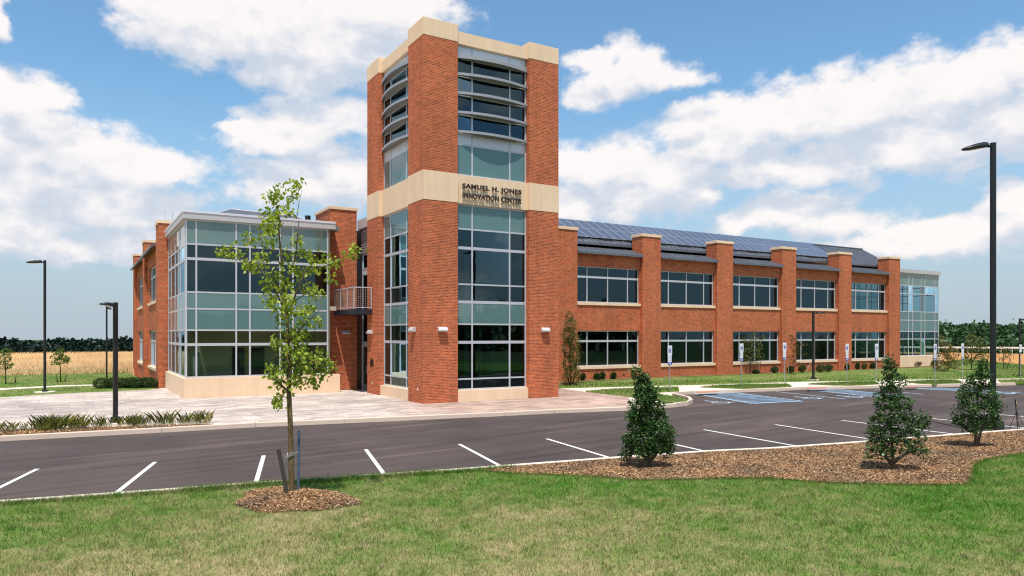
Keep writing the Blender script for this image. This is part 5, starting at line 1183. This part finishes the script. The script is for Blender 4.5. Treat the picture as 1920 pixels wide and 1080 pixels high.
mask = nt.nodes.new('ShaderNodeMapRange'); mask.interpolation_type = 'SMOOTHSTEP'; setin(mask, From_Min=-0.18, From_Max=0.50, To_Min=0.0, To_Max=0.95); L(nt, d1.outputs[0], mask.inputs[0])
lit = math_(nt, 'SUBTRACT', d1.outputs[0], d2.outputs[0])
shd = nt.nodes.new('ShaderNodeMapRange'); shd.interpolation_type = 'SMOOTHSTEP'; setin(shd, From_Min=-0.65, From_Max=0.85, To_Min=0.0, To_Max=1.0); L(nt, lit, shd.inputs[0])
ccol = mix(nt, shd.outputs[0], (0.63, 0.69, 0.79), (1.03, 0.975, 0.955))
sep = nt.nodes.new('ShaderNodeSeparateXYZ'); L(nt, tc.outputs['Generated'], sep.inputs[0])
low = nt.nodes.new('ShaderNodeMapRange'); low.interpolation_type = 'SMOOTHSTEP'; setin(low, From_Min=-0.02, From_Max=0.34, To_Min=0.97, To_Max=0.05); L(nt, sep.outputs[2], low.inputs[0])
bg1 = nt.nodes.new('ShaderNodeBackground'); bg1.inputs['Strength'].default_value = 0.15
L(nt, mix(nt, 1.0, sky.outputs[0], (0.74, 0.95, 0.93), 'MULTIPLY'), bg1.inputs[0])
# pale summer haze low over the horizon
bgh = nt.nodes.new('ShaderNodeBackground'); bgh.inputs['Color'].default_value = rgb((0.37, 0.43, 0.50)); bgh.inputs['Strength'].default_value = 1.0
mh = nt.nodes.new('ShaderNodeMixShader'); L(nt, low.outputs[0], mh.inputs[0]); L(nt, bg1.outputs[0], mh.inputs[1]); L(nt, bgh.outputs[0], mh.inputs[2])
bg2 = nt.nodes.new('ShaderNodeBackground'); bg2.inputs['Strength'].default_value = 0.80; L(nt, ccol, bg2.inputs[0])
mk = math_(nt, 'MULTIPLY', mask.outputs[0], math_(nt, 'GREATER_THAN', sep.outputs[2], -0.01))
mx = nt.nodes.new('ShaderNodeMixShader'); L(nt, mk, mx.inputs[0]); L(nt, mh.outputs[0], mx.inputs[1]); L(nt, bg2.outputs[0], mx.inputs[2]); L(nt, mx.outputs[0], wo.inputs[0])
w.cycles.sampling_method = 'MANUAL'; w.cycles.sample_map_resolution = 512

sl = bpy.data.lights.new('sun', 'SUN'); sl.energy = 4.0; sl.angle = R(0.5); sl.color = (1.0, 0.955, 0.88)
so = bpy.data.objects.new('sun', sl); COL.objects.link(so); so.rotation_euler = (-SUN_V).to_track_quat('-Z', 'Y').to_euler(); so.location = (0, 0, 60)
cam = bpy.data.cameras.new('camera'); co = bpy.data.objects.new('camera', cam); COL.objects.link(co); scene.camera = co
cam.sensor_width = 36; cam.lens = FPX / 1920 * 36; cam.shift_y = (V0 - 540) / 1920; cam.clip_start = 0.1; cam.clip_end = 6000
co.location = (CAMXY[0], CAMXY[1], EYE); co.rotation_euler = (R(90), 0, YAW - R(90))
vs_ = scene.view_settings; vs_.view_transform = 'Standard'; vs_.look = 'None'; vs_.exposure = 0.32; vs_.gamma = 1.0; vs_.use_curve_mapping = False
scene.cycles.filter_width = 1.15; scene.cycles.max_bounces = 8; scene.cycles.transparent_max_bounces = 12; scene.cycles.diffuse_bounces = 3; scene.cycles.glossy_bounces = 3
